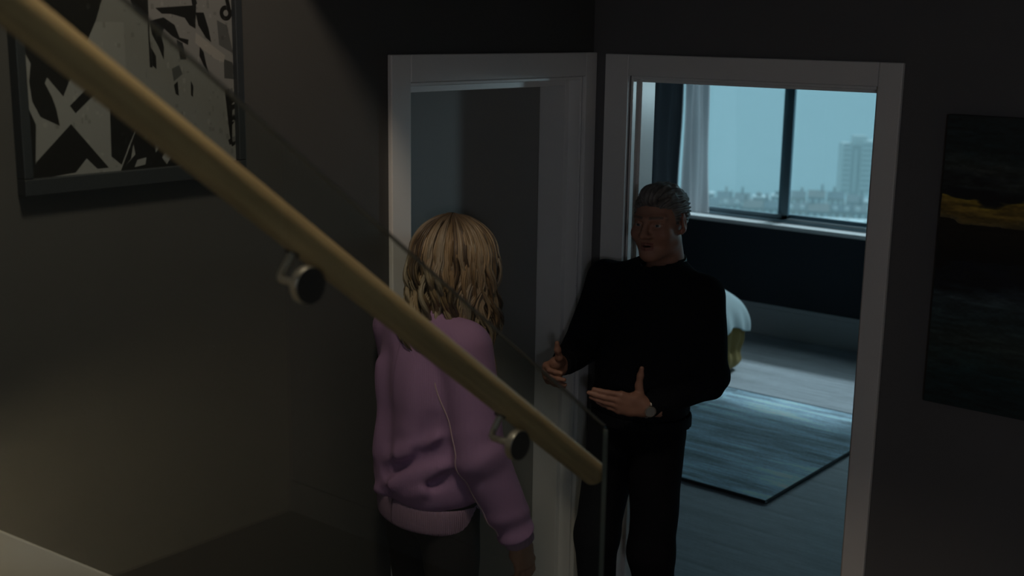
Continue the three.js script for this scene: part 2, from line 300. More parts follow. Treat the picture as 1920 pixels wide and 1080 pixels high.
// ---------------------------------------------------------------- pictures
function canvasTex(w, h, draw) {
  const c = document.createElement('canvas'); c.width = w; c.height = h; const k = c.getContext('2d'); draw(k);
  const t = new THREE.CanvasTexture(c); t.colorSpace = THREE.SRGBColorSpace; t.anisotropy = 4; return t;
}
{
  const W = 0.57, H = 0.75, y0 = 1.9, o = tag(group('framed_print', [XL, y0, -1.725]), 'dark-framed black and white abstract print on the wall above the stairs', 'picture');
  const fw = 0.022, fd = 0.035;
  const bars = [[[0, -fw - 0.016, -W / 2 - fw], [fd, 0, W / 2 + fw]], [[0, H, -W / 2 - fw], [fd, H + fw, W / 2 + fw]], [[0, 0, -W / 2 - fw], [fd, H, -W / 2]], [[0, 0, W / 2], [fd, H, W / 2 + fw]]];
  mesh('frame', merge(bars.map(([a, b]) => box(a, b, 0.003))), M.frame, o);
  const art = canvasTex(730, 960, (k) => {
    k.fillStyle = '#8d9091'; k.fillRect(0, 0, 730, 960);
    k.fillStyle = '#9a9d9e'; k.fillRect(0, 520, 330, 440);
    const P = (pts, c = '#0b0e10') => { k.fillStyle = c; k.beginPath(); pts.forEach(([x, y], i) => k[i ? 'lineTo' : 'moveTo'](x * 0.5556 - 90, 454 + y * 0.5556)); k.closePath(); k.fill(); };
    P([[150, -800], [150, 60], [180, 280], [205, 330], [190, 420], [200, 520], [240, 600], [345, 650], [330, 560], [310, 500], [275, 430], [290, 400], [375, 500], [410, 430], [470, 330], [590, 110], [640, -20], [700, -800]]);
    P([[410, 550], [440, 590], [640, 430], [590, 400]]);
    P([[650, 440], [700, 420], [830, 640], [760, 760], [700, 880], [640, 830], [645, 600]]);
    P([[410, 645], [620, 890], [550, 890], [490, 830], [420, 900], [170, 920], [200, 830]]);
    P([[150, 480], [180, 560], [212, 640], [195, 850], [165, 920], [150, 920]]);
    P([[830, 640], [1140, 860], [1120, 920], [690, 920]]);
    P([[640, -700], [905, -200], [905, 110], [830, 60], [740, -150]]);
    for (const s of [[[830, 650], [850, 720], [870, 690], [860, 760]], [[870, 730], [915, 700], [920, 830], [990, 750], [950, 730], [930, 790]], [[780, 770], [760, 850], [720, 890], [790, 830]], [[960, 860], [1010, 790], [1030, 850], [990, 900]], [[800, 860], [860, 850], [850, 890], [780, 900]]]) P(s, '#9a9d9e');
    P([[903, -400], [912, -400], [915, 200], [925, 360], [908, 360]]);
    P([[920, 110], [1010, 90], [1080, 130], [1110, 200], [1170, 210], [1165, 240], [1100, 210], [1060, 190], [1010, 150], [990, 190], [1005, 250], [1000, 320], [970, 250], [930, 180]]);
    P([[960, 40], [1230, 20], [1220, 150], [1180, 130], [1150, 90], [1060, 70], [1000, 70]]);
    P([[1225, 60], [1280, 60], [1310, 150], [1325, 225], [1290, 200], [1240, 130]]);
    P([[1245, 250], [1270, 280], [1285, 350], [1305, 405], [1265, 350], [1240, 300]]);
    P([[920, 250], [950, 300], [950, 370], [925, 350]]); P([[1060, 460], [1085, 440], [1090, 520], [1070, 510]]); P([[1175, 440], [1190, 470], [1185, 530], [1172, 520]]);
    P([[1090, 210], [1130, 230], [1150, 320], [1110, 320]], '#2b2f31'); P([[1050, 370], [1100, 350], [1120, 400], [1060, 440]], '#54585a'); P([[1370, 100], [1440, 130], [1480, 290], [1380, 240]], '#5e6264'); P([[1410, 320], [1470, 340], [1500, 440], [1410, 430]], '#4a4e50');
    P([[1220, 170], [1420, 300], [1410, 340], [1350, 320], [1215, 230]], '#a3a3a0');
    k.strokeStyle = '#0b0e10'; k.lineWidth = 14; k.beginPath(); k.arc(1435 * 0.5556 - 90, 454 + 60 * 0.5556, 17, 0, 6.28); k.stroke(); k.beginPath(); k.moveTo(1460 * 0.5556 - 90, 454 + 40 * 0.5556); k.lineTo(1440 * 0.5556 - 90, 454 - 40 * 0.5556); k.stroke();
    for (let i = 0; i < 26; i++) { const x = 1420 + rnd() * 80, y = 480 + rnd() * 350; P([[x, y], [x + 20 + rnd() * 30, y - 12], [x + 34, y + 20 * rnd()], [x + 10, y + 30]], rnd() < 0.7 ? '#101416' : '#6d7072'); }
    P([[1410, 500], [1440, 490], [1460, 600], [1450, 830], [1435, 760]]);
    for (let i = 0; i < 22; i++) { const x = 950 + rnd() * 500, y = -780 + rnd() * 760, a = 40 + rnd() * 110; P([[x, y], [x + a * 0.4, y - a * 0.3], [x + a * 0.7, y + a * 0.6], [x + a * 0.2, y + a]], rnd() < 0.7 ? '#111517' : '#565a5c'); }
    k.globalAlpha = 0.12; for (let i = 0; i < 500; i++) { k.fillStyle = rnd() < 0.5 ? '#000' : '#fff'; k.fillRect(rnd() * 730, rnd() * 960, 2 + rnd() * 10, 2 + rnd() * 16); } k.globalAlpha = 1;
  });
  const pg = new THREE.BoxGeometry(W, H, 0.006); pg.rotateY(Math.PI / 2); pg.translate(0.016, H / 2, 0);
  mesh('print', pg, std({ map: art, roughness: 0.65, color: lin(0.75, 0.75, 0.75) }), o);
}
{
  const W = 0.95, H = 0.86, o = tag(group('canvas_painting', [-1.302 + W / 2, 1.158, ZR]), 'dark unframed abstract canvas with a dull yellow band on the right-hand wall', 'picture');
  const rows = [[0, 22, 30, 32], [0.12, 20, 30, 32], [0.19, 40, 46, 44], [0.235, 10, 14, 18], [0.265, 10, 14, 18], [0.275, 92, 78, 30], [0.315, 82, 68, 32], [0.36, 62, 56, 40], [0.42, 50, 46, 36], [0.46, 12, 16, 22], [0.56, 8, 14, 20], [0.6, 38, 48, 52], [0.7, 30, 42, 44], [0.78, 34, 42, 40], [0.88, 18, 34, 36], [1, 16, 26, 28]];
  const t = tex(512, 512, (x, y) => {
    const u = x / 512, v0 = 1 - y / 512, v = clamp(v0 + 0.05 * (vnoise(x / 70, y / 26, 3) - 0.5) + 0.03 * (vnoise(x / 18, y / 7, 5) - 0.5));
    let i = 0; while (i < rows.length - 2 && rows[i + 1][0] < v) i++;
    const s = clamp((v - rows[i][0]) / (rows[i + 1][0] - rows[i][0])), n = 0.75 + 0.5 * vnoise(x / 34, y / 5, 9) + 0.25 * (vnoise(x / 6, y / 3, 1) - 0.5);
    const dark = v > 0.36 && v < 0.5 && u < 0.26 + 0.1 * vnoise(x / 20, y / 20, 4) ? 0.3 : 1;
    return [1, 2, 3].map((c) => (rows[i][c] + s * (rows[i + 1][c] - rows[i][c])) * 1.75 * n * dark);
  });
  mesh('canvas', box([-W / 2, 0, 0.001], [W / 2, H, 0.032], 0.003), std({ color: lin(0.035, 0.045, 0.047), roughness: 0.7 }), o);
  const pg = new THREE.PlaneGeometry(W - 0.006, H - 0.006, 40, 40), p = pg.attributes.position;
  for (let i = 0; i < p.count; i++) p.setZ(i, 0.0015 * vnoise(p.getX(i) * 30, p.getY(i) * 60, 2));
  pg.translate(0, H / 2, 0.0325);
  mesh('paint', pg, std({ map: t, roughness: 0.5 }), o);
}

// ---------------------------------------------------------------- bedroom things
function curtain(name, label, x0, x1, z, yb, yt, folds, amp, mat, seed, lean) {
  const nu = folds * 14, nv = 40, pos = [], uv = [], idx = [];
  for (let j = 0; j <= nv; j++) for (let i = 0; i <= nu; i++) {
    const u = i / nu, v = j / nv, w = 1 + lean * (1 - v);
    const ph = u * folds * Math.PI * 2 + 0.5 * Math.sin(3 * v + seed);
    pos.push(x0 + (x1 - x0) * (u * w + 0.02 * Math.sin(ph * 0.5 + seed) ), yb + (yt - yb) * v + (j === 0 ? 0.012 * vnoise(u * 9, seed) : 0), z + amp * (0.8 + 0.3 * Math.sin(7 * u + seed)) * Math.sin(ph) + 0.008 * Math.sin(v * 9 + u * 12 + seed));
    uv.push(u * (x1 - x0) * 2, v * (yt - yb));
  }
  for (let j = 0; j < nv; j++) for (let i = 0; i < nu; i++) { const a = j * (nu + 1) + i, b = a + 1, c = a + nu + 1, d = c + 1; idx.push(a, b, d, a, d, c); }
  const g = new THREE.BufferGeometry(); g.setAttribute('position', new THREE.Float32BufferAttribute(pos, 3)); g.setAttribute('uv', new THREE.Float32BufferAttribute(uv, 2)); g.setIndex(idx); g.computeVertexNormals();
  return tag(mesh(name, g, mat), label, 'curtain');
}
curtain('curtain', 'dark grey drape hanging at the left end of the bedroom window', -5.75, -4.975, -8.12, 0.87, 2.42, 7, 0.035, std({ color: lin(0.1, 0.11, 0.125), roughness: 0.95, transmission: 0.12, thickness: 0, side: THREE.DoubleSide }), 1.3, 0);
curtain('sheer_curtain', 'pale grey sheer curtain gathered between the dark drape and the window glass', -4.972, -4.8, -8.135, 0.868, 2.42, 3, 0.03, std({ color: lin(0.5, 0.5, 0.52), roughness: 0.95, transmission: 0.5, thickness: 0, side: THREE.DoubleSide }), 0.4, 0.42);
{
  const g = new THREE.CylinderGeometry(0.012, 0.012, 7.1, 12); g.rotateZ(Math.PI / 2);
  tag(mesh('curtain_pole', g, M.alu), 'slim dark curtain pole over the bedroom window', 'curtain pole').position.set(-2.3, 2.435, -8.133);
}
{
  const x0 = -3.62, x1 = -0.2 - 2.42, z1 = -5.15, z0 = -6.74, xr = -2.6;
  const t = tex(512, 512, (x, y) => { const a = tn(x / 128, y / 12, 42, 1) , b = tn(x / 32, y / 3, 170, 2), c = tn(x / 3, y / 2, 170, 7), e = tn(x / 100, y / 90, 5, 5); const v = 0.78 + 0.45 * a * 0.8 + 0.25 * (b - 0.5) + 0.14 * (c - 0.5) + 0.3 * (e - 0.5); return [196 * v, 232 * v, 250 * v]; }, true, [0.55, 0.55]);
  const W = 1.03 * 2, o = tag(group('rug', [-2.6 - W / 2, 0, (z0 + z1) / 2]), 'streaky blue-grey woven rug on the pale bedroom floor', 'rug');
  const L = z1 - z0, pg = new RoundedBoxGeometry(W, 0.016, L, 3, 0.007); pg.translate(0, 0.0085, 0);
  const p = pg.attributes.position, uv = pg.attributes.uv; for (let i = 0; i < p.count; i++) uv.setXY(i, p.getX(i), p.getZ(i));
  mesh('pile', pg, std({ map: t, roughness: 0.75, sheen: 0.4, sheenRoughness: 0.5, sheenColor: lin(0.5, 0.6, 0.65), bumpMap: t, bumpScale: 0.003 }), o);
  const e = []; for (const s of [-1, 1]) e.push(tube([[s * (W / 2), 0.01, -L / 2], [s * (W / 2), 0.01, 0], [s * (W / 2), 0.01, L / 2]], 0.009, 60, 8), tube([[-W / 2, 0.01, s * L / 2], [0, 0.01, s * L / 2], [W / 2, 0.01, s * L / 2]], 0.009, 60, 8));
  mesh('bound_edge', merge(e), std({ color: lin(0.02, 0.032, 0.04), roughness: 0.9 }), o);
}
{
  // soft pouffe: crumpled mustard sides under a pale throw
  const o = tag(group('pouffe', [-4.15, 0, -7.0]), 'crumpled mustard fabric pouffe standing behind the man', 'pouffe');
  const body = (x, y, z) => {
    const a = Math.atan2(x, z), r = (Math.abs(x) ** 4 + Math.abs(z) ** 4) ** 0.25, w = 0.29 + 0.012 * Math.sin(a * 17 + 3 * y) * step(0.02, 0.2, y) + 0.014 * (vnoise(a * 6, y * 16, 2) - 0.5) - 0.014 * step(0.1, 0.0, Math.abs(y - 0.16 - 0.03 * Math.sin(a * 5)));
    const dx = r - w + 0.06, dy = Math.abs(y - 0.205) - 0.18 + 0.06; return Math.hypot(Math.max(dx, 0), Math.max(dy, 0)) + Math.min(Math.max(dx, dy), 0) - 0.06;
  };
  mesh('cover', nets(body, [-0.36, -0.02, -0.36], [0.36, 0.48, 0.36], 0.008), std({ color: lin(0.2, 0.145, 0.04), roughness: 0.85 }), o);
  const th = (x, y, z) => {
    const a = Math.atan2(x, z), r = (Math.abs(x) ** 4 + Math.abs(z) ** 4) ** 0.25, yy = (y - 0.3) / 0.285, d = (Math.hypot(r / 0.316, Math.max(yy, -0.2) * 1.0) - 1) * 0.3 + 0.008 * Math.sin(a * 13) * step(0.5, 0.3, y) + 0.01 * (vnoise(x * 9, y * 9, z * 9) - 0.5);
    const corner = Math.abs(Math.sin(2 * a)) ** 3, hem = 0.325 - 0.07 * corner + 0.008 * Math.sin(a * 9);
    return smax(Math.abs(d) - 0.007, hem - y, 0.008);
  };
  tag(mesh('throw_blanket', nets(th, [-0.38, 0.2, -0.38], [0.38, 0.68, 0.38], 0.007), std({ color: lin(0.44, 0.55, 0.57), roughness: 0.9 })), 'pale blue throw draped over the mustard pouffe', 'blanket').position.set(-4.15, 0, -7.0);
}

// ---------------------------------------------------------------- the city beyond the window, far below, on level ground
{
  const polar = (az, d) => [d * Math.sin(az * R), -d * Math.cos(az * R)], GY = -98;
  const ground = new THREE.CircleGeometry(760, 48, Math.PI / 2 - 5 * R + 5 * R, 60 * R); ground.rotateX(-Math.PI / 2);
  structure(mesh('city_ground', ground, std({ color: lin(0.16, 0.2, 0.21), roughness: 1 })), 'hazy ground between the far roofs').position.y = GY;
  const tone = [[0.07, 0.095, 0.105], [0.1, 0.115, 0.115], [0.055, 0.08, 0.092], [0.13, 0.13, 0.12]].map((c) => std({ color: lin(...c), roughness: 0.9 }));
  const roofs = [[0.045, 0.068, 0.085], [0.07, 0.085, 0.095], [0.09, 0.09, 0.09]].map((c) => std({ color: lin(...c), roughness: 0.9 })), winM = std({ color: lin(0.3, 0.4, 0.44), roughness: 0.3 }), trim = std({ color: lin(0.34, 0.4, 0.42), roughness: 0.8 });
  const gable = (w, d, h) => { const s = new THREE.Shape(); s.moveTo(-d / 2 - 0.3, 0); s.lineTo(0, h); s.lineTo(d / 2 + 0.3, 0); s.closePath(); const g = new THREE.ExtrudeGeometry(s, { depth: w, bevelEnabled: false }); g.translate(0, 0, -w / 2); g.rotateY(Math.PI / 2); return g; };
  const lookHome = (az) => -az * R;
  let k = 0;
  const nth = ['first', 'second', 'third', 'fourth', 'fifth', 'sixth', 'seventh', 'eighth', 'ninth', 'tenth', 'eleventh', 'twelfth', 'thirteenth'];
  const house = (az, d, w, dep, h, kind, place) => {
    const [x, z] = polar(az, d), o = group('far_house', [x, GY, z], lookHome(az)), t = tone[k % 4], rf = roofs[k % 3]; k++;
    tag(o, ['hazy pitched-roof house, ', 'hazy flat-roofed block, ', 'hazy house with dormers, '][kind] + place, 'house', 'far houses on the skyline');
    mesh('wall', box([-w / 2, 0, -dep / 2], [w / 2, h, dep / 2], 0), t, o);
    const wd = (px, py, s = 1) => mesh('window', box([px - 0.7 * s, py, dep / 2], [px + 0.7 * s, py + 1.7, dep / 2 + 0.12], 0), winM, o);
    const nW = Math.max(2, Math.round(w / 3.4));
    for (let i = 0; i < nW; i++) wd(-w / 2 + (i + 0.5) * w / nW, h - 3);
    if (kind === 1) { mesh('parapet', box([-w / 2 - 0.3, h, -dep / 2 - 0.3], [w / 2 + 0.3, h + 0.7, dep / 2 + 0.3], 0), trim, o); mesh('plant_room', box([-w * 0.3, h + 0.7, -2], [w * 0.05, h + 2.6, 2], 0), t, o); return; }
    const gr = gable(w, dep, 3.4); gr.translate(0, h, 0); mesh('roof', gr, rf, o);
    const cx = (hash(k, 3, 1) - 0.5) * w * 0.8; mesh('chimney', box([cx - 0.6, h + 1.5, -0.7], [cx + 0.6, h + 5.2 + 2 * hash(k, 1, 2), 0.7], 0), t, o);
    if (kind === 2) for (const s of [-0.27, 0.27]) mesh('dormer', merge(box([s * w - 1, h + 0.3, dep / 2 - 3], [s * w + 1, h + 2.2, dep / 2 - 0.6], 0)), trim, o);
  };
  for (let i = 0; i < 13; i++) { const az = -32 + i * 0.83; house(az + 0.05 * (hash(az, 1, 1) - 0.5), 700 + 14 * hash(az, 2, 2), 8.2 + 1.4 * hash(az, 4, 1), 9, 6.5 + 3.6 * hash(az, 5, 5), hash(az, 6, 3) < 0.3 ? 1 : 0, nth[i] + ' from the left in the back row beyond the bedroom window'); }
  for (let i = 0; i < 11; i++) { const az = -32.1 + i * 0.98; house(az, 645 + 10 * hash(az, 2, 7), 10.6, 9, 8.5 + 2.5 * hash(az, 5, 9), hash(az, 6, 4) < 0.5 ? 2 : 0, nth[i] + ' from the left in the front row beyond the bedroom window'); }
  // pale low roofs in front of the terraces
  const low = [[-31.6, 610, 34, 30, 10.5], [-27.9, 612, 30, 26, 9.4], [-24.4, 600, 36, 30, 11], [-20.3, 606, 34, 28, 10]];
  const lowL = ['far pale flat roof at the left of the view, partly behind the sheer curtain', 'far pale flat roof seen either side of the dark window mullion', 'far pale flat roof below the hazy tower block', 'far pale flat roof at the right end of the city view'];
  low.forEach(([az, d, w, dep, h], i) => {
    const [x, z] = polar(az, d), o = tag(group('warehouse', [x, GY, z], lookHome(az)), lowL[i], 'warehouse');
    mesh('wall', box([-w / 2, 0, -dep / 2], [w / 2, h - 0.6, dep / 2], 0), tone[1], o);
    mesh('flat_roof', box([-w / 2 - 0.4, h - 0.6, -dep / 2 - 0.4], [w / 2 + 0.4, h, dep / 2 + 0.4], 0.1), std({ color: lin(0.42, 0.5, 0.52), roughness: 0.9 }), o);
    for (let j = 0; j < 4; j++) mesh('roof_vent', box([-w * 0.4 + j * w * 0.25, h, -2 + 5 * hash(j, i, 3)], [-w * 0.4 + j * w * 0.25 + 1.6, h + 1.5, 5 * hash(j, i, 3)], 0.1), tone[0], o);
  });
  // the tower block
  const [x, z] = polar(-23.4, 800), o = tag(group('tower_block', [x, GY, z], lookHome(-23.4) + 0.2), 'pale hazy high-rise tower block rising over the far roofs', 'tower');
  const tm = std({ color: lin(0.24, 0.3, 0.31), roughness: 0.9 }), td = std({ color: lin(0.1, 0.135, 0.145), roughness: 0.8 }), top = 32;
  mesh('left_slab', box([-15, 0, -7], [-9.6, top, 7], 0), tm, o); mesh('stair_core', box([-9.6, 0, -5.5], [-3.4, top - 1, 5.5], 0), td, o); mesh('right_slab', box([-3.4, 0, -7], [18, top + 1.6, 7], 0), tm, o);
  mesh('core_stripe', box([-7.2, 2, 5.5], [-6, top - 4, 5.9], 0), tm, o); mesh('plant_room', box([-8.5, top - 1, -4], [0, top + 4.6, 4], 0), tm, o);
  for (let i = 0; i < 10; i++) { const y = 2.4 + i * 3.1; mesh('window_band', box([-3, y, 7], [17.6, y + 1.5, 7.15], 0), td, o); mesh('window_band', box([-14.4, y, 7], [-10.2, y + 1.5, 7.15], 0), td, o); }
}
function unseenStandSpot(P, A, label, color) {  // spot on a stand, out of view wherever it is used
  const o = tag(group('unseen_spotlight', P), label, 'lamp'), d = unit(add(A, P, -1)), q = new THREE.Quaternion().setFromUnitVectors(new THREE.Vector3(0, 1, 0), new THREE.Vector3(...d));
  const sh = new THREE.LatheGeometry([[0.0005, -0.13], [0.03, -0.128], [0.045, -0.1], [0.05, -0.02], [0.05, -0.015], [0.047, -0.02], [0.04, -0.1]].map((p) => new THREE.Vector2(...p)), 28); sh.applyQuaternion(q); mesh('shade', sh, M.white, o);
  const fa = new THREE.CylinderGeometry(0.04, 0.04, 0.004, 28); fa.translate(0, -0.035, 0); fa.applyQuaternion(q); mesh('bulb', fa, std({ color: lin(0.8, 0.8, 0.8), emissive: color, emissiveIntensity: 3 }), o);
  mesh('stand', merge(new THREE.CylinderGeometry(0.011, 0.011, P[1] - 0.02, 12).translate(-d[0] * 0.1, -P[1] / 2 - 0.02, -d[2] * 0.1), new THREE.CylinderGeometry(0.13, 0.14, 0.025, 32).translate(-d[0] * 0.1, -P[1] + 0.0125, -d[2] * 0.1)), M.white, o);
}
unseenStandSpot(SPOT, SPOT_AT, 'unseen tall standing spotlight inside the bedroom, placed to light the doorway', lin(0.62, 0.9, 1));
unseenStandSpot(GLOW, GLOW_AT, 'unseen low standing spotlight in the hall, placed to light the pale side wall', lin(1, 0.8, 0.5));
{
  const o = tag(group('unseen_ceiling_light', HALL), 'unseen round ceiling light behind the camera, placed to light the door wall', 'lamp');
  mesh('shade', new THREE.SphereGeometry(0.075, 28, 18).scale(1, 0.8, 1), std({ color: lin(0.8, 0.78, 0.72), emissive: lin(1, 0.9, 0.8), emissiveIntensity: 1, roughness: 0.5 }), o);
  mesh('ceiling_plate', new THREE.CylinderGeometry(0.09, 0.09, 0.045, 32).translate(0, 0.0775, 0), M.white, o);
}
// unseen lamp upstairs, placed to light the stairs
{
  const o = tag(group('unseen_pendant_lamp', [LAMP[0], LAMP[1], LAMP[2]]), 'unseen round pendant lamp over the upper stairs, placed to light the handrail', 'lamp');
  mesh('globe', new THREE.SphereGeometry(0.15, 32, 20), std({ color: lin(0.8, 0.75, 0.65), emissive: lin(1, 0.8, 0.55), emissiveIntensity: 1.5, roughness: 0.5 }), o);
  const c = new THREE.CylinderGeometry(0.004, 0.004, 1.1, 8); c.translate(0, 0.7, 0); mesh('cord', c, M.darkSteel, o);
}

// ---------------------------------------------------------------- people
const skinM = std({ color: lin(1, 1, 1), vertexColors: true, roughness: 0.52, sheen: 0.15, sheenRoughness: 0.5 });
const knitBump = tex(128, 128, (x, y) => { const v = 128 + 70 * Math.sin(x * Math.PI / 8) * Math.abs(Math.sin(y * Math.PI / 8 + (x % 16 < 8 ? 0 : 1.2))) + 26 * (tn(x / 2, y / 2, 64, 3) - 0.5); return [v, v, v]; }, false, [18, 18]);
// a hand: W wrist, D towards the fingers, T towards the thumb side, P the way the palm faces; curl gives three bends for each of four fingers
function handParts(W, D, T, P, curl, thumb, spread = 1) {
  D = unit(D); T = unit(add(T, D, -(T[0] * D[0] + T[1] * D[1] + T[2] * D[2]))); const n = cross(D, T); P = (n[0] * P[0] + n[1] * P[1] + n[2] * P[2]) < 0 ? n.map((v) => -v) : n;
  const at = (d, t, p) => add(add(add(W, D, d), T, t), P, p), palm = [], tips = [];
  const mcp = [[0.09, 0.029, 0], [0.094, 0.009, -0.002], [0.09, -0.011, -0.001], [0.082, -0.029, 0.002]], len = [[0.043, 0.026, 0.021], [0.047, 0.03, 0.022], [0.044, 0.028, 0.021], [0.034, 0.021, 0.019]], rad = [0.0095, 0.0097, 0.0092, 0.008];
  mcp.forEach((m, i) => palm.push(cone(at(0.008, m[1] * 0.55, 0), at(...m), 0.0155, 0.0115)));
  palm.push(ell(at(0.04, 0.024, 0.008), [0.018, 0.018, 0.018]), ell(at(0.045, -0.024, 0.007), [0.016, 0.016, 0.016]), cone(at(-0.045, 0.007, 0), at(0.01, 0.012, 0), 0.019, 0.0175), cone(at(-0.045, -0.007, 0), at(0.01, -0.012, 0), 0.019, 0.0175));
  const fingers = mcp.map((m, i) => {
    let p = at(...m), a = 0; const sp = [0.1, 0.02, -0.06, -0.14][i] * spread, segs = [];
    for (let s = 0; s < 3; s++) {
      a += curl[i][s]; const dir = unit(add(add(D.map((v) => v * Math.cos(a)), P, Math.sin(a)), T, sp * Math.cos(a))), q = add(p, dir, len[i][s]);
      segs.push(cone(p, q, rad[i] - s * 0.0008, rad[i] - (s + 1) * 0.0008)); p = q;
    }
    tips.push(p); return blend(segs, 0.004);
  });
  const t0 = at(0.022, 0.022, 0.01), dd = (d, t, p) => unit(add(add(D.map((v) => v * d), T, t), P, p));
  const t1 = add(t0, dd(...thumb[0]), 0.043), t2 = add(t1, dd(...thumb[1]), 0.034), t3 = add(t2, dd(...thumb[2]), 0.026);
  fingers.push(blend([cone(t0, t1, 0.0165, 0.0125), cone(t1, t2, 0.0115, 0.0105), cone(t2, t3, 0.0102, 0.0075)], 0.008));
  const pf = blend(palm, 0.018);
  const f = (x, y, z) => { let d = pf(x, y, z); for (const g of fingers) d = sm(d, g(x, y, z), 0.007); return d; };
  const c = at(0.085, 0, 0.02), lo = c.map((v) => v - 0.135), hi = c.map((v) => v + 0.135);
  return { f, lo, hi, at, D, T, P, tips };
}
// head in its own frame: z forward, y up, x to the person's left, origin mid-head
function headField(o) {
  const s = o.jaw ?? 1;
  const base = blend([
    ell([0, 0.032, -0.018], [0.073, 0.082, 0.094]), ell([0, -0.03, 0.028], [0.06 * s, 0.082, 0.058]), cone([0.042 * s, -0.06, 0.008], [0.012, -0.098, 0.064], 0.023, 0.018), cone([-0.042 * s, -0.06, 0.008], [-0.012, -0.098, 0.064], 0.023, 0.018),
    ell([0, -0.096, 0.07], [0.018, 0.015, 0.016]), ell([0.04, -0.03, 0.058], [0.024, 0.022, 0.022]), ell([-0.04, -0.03, 0.058], [0.024, 0.022, 0.022]),
  ], 0.03);
  const brow = blend([cone([0.012, 0.022, 0.079], [0.045, 0.026, 0.062], 0.011, 0.009), cone([-0.012, 0.022, 0.079], [-0.045, 0.026, 0.062], 0.011, 0.009)], 0.01);
  const nose = blend([cone([0, 0.018, 0.082], [0, -0.024, 0.104], 0.008, 0.0115), ell([0, -0.03, 0.106], [0.012, 0.01, 0.011]), ell([0.0125, -0.033, 0.094], [0.0085, 0.0075, 0.011]), ell([-0.0125, -0.033, 0.094], [0.0085, 0.0075, 0.011])], 0.01);
  const nostril = blend([ell([0.0065, -0.042, 0.102], [0.0035, 0.003, 0.005]), ell([-0.0065, -0.042, 0.102], [0.0035, 0.003, 0.005])], 0.001);
  const socket = blend([ell([0.032, 0.004, 0.092], [0.018, 0.0105, 0.017]), ell([-0.032, 0.004, 0.092], [0.018, 0.0105, 0.017])], 0.001);
  const eye = blend([ell([0.032, 0.003, 0.0665], [0.0125, 0.0125, 0.0125]), ell([-0.032, 0.003, 0.0665], [0.0125, 0.0125, 0.0125])], 0.001);
  const lids = [1, -1].flatMap((q) => [cone([q * 0.02, 0.006, 0.077], [q * 0.033, 0.0105, 0.0775], 0.0028, 0.003), cone([q * 0.033, 0.0105, 0.0775], [q * 0.045, 0.004, 0.069], 0.003, 0.0025), cone([q * 0.021, -0.002, 0.076], [q * 0.033, -0.006, 0.076], 0.002), cone([q * 0.033, -0.006, 0.076], [q * 0.044, 0, 0.069], 0.002)]);
  const lid = blend(lids, 0.002);
  const lips = blend([cone([0, -0.0595, 0.0925], [0.018, -0.064, 0.083], 0.0055, 0.0035), cone([0, -0.0595, 0.0925], [-0.018, -0.064, 0.083], 0.0055, 0.0035), cone([0, -0.074, 0.089], [0.014, -0.071, 0.083], 0.0062, 0.004), cone([0, -0.074, 0.089], [-0.014, -0.071, 0.083], 0.0062, 0.004)], 0.003);
  const mouth = ell([0, -0.067, 0.094], [0.017, o.open ?? 0.003, 0.014]);
  const ear = (q) => { const sh = ell([q * 0.077, 0, -0.012], [0.0085, 0.033, 0.02], [0.2, q * 0.35, 0]), cut = ell([q * 0.0865, 0.003, -0.008], [0.007, 0.02, 0.011], [0.2, q * 0.35, 0]), lobe = ell([q * 0.073, -0.029, -0.004], [0.007, 0.01, 0.009]); return (x, y, z) => smax(sm(sh(x, y, z), lobe(x, y, z), 0.008), -cut(x, y, z), 0.006); };
  const eL = ear(1), eR = ear(-1), neck = cone([0, -0.07, -0.025], [0, -0.24, -0.055], o.neck ?? 0.056, (o.neck ?? 0.056) + 0.006);
  return (x, y, z) => {
    let d = sm(base(x, y, z), brow(x, y, z), 0.014); d = sm(d, nose(x, y, z), 0.012); d = smax(d, -socket(x, y, z), 0.012); d = Math.min(d, eye(x, y, z)); d = sm(d, lid(x, y, z), 0.003);
    d = sm(d, lips(x, y, z), 0.006); d = smax(d, -mouth(x, y, z), 0.003); d = smax(d, -nostril(x, y, z), 0.002); d = sm(d, Math.min(eL(x, y, z), eR(x, y, z)), 0.006);
    return sm(d, neck(x, y, z), 0.03);
  };
}
function faceColor(skin, lip, browC, iris) {
  return (x, y, z) => {
    let c = skin.map((v) => v * (0.93 + 0.14 * vnoise(x * 70, y * 70, z * 70)));
    const red = step(0.03, 0.01, Math.hypot(Math.abs(x) - 0.04, (y + 0.03), (z - 0.06) * 0.6)) * 0.25 + (Math.abs(x) > 0.072 ? 0.35 : 0) + step(0.02, 0.008, Math.hypot(x, y + 0.03, z - 0.105)) * 0.2; c = [c[0] * (1 + 0.15 * red), c[1] * (1 - 0.25 * red), c[2] * (1 - 0.25 * red)];
    if (z > 0.078 && Math.abs(x) < 0.021 && y < -0.055 && y > -0.081) c = V(c, lip, 0.75);
    if (Math.hypot(x, (y + 0.067) * 2.5) < 0.016 && z > 0.07 && z < 0.0855) c = [0.03, 0.012, 0.012];
    const ex = Math.abs(x) - 0.032, r = Math.hypot(ex, y - 0.003); if (r < 0.0118 && Math.hypot(ex, y - 0.003, z - 0.0665) < 0.0132) c = r < 0.0028 ? [0.01, 0.01, 0.01] : r < 0.0058 ? iris : [0.45, 0.43, 0.41];
    const by = y - 0.029 + 0.1 * Math.abs(Math.abs(x) - 0.03); if (Math.abs(by) < 0.0045 && Math.abs(x) > 0.01 && Math.abs(x) < 0.05 && z > 0.05) c = V(c, browC, 0.7);
    return c;
  };
}
function framed(f, c, q) { const m = new THREE.Matrix4().makeRotationFromEuler(new THREE.Euler(...q)).transpose().elements; return (x, y, z) => { x -= c[0]; y -= c[1]; z -= c[2]; return f(m[0] * x + m[4] * y + m[8] * z, m[1] * x + m[5] * y + m[9] * z, m[2] * x + m[6] * y + m[10] * z); }; }
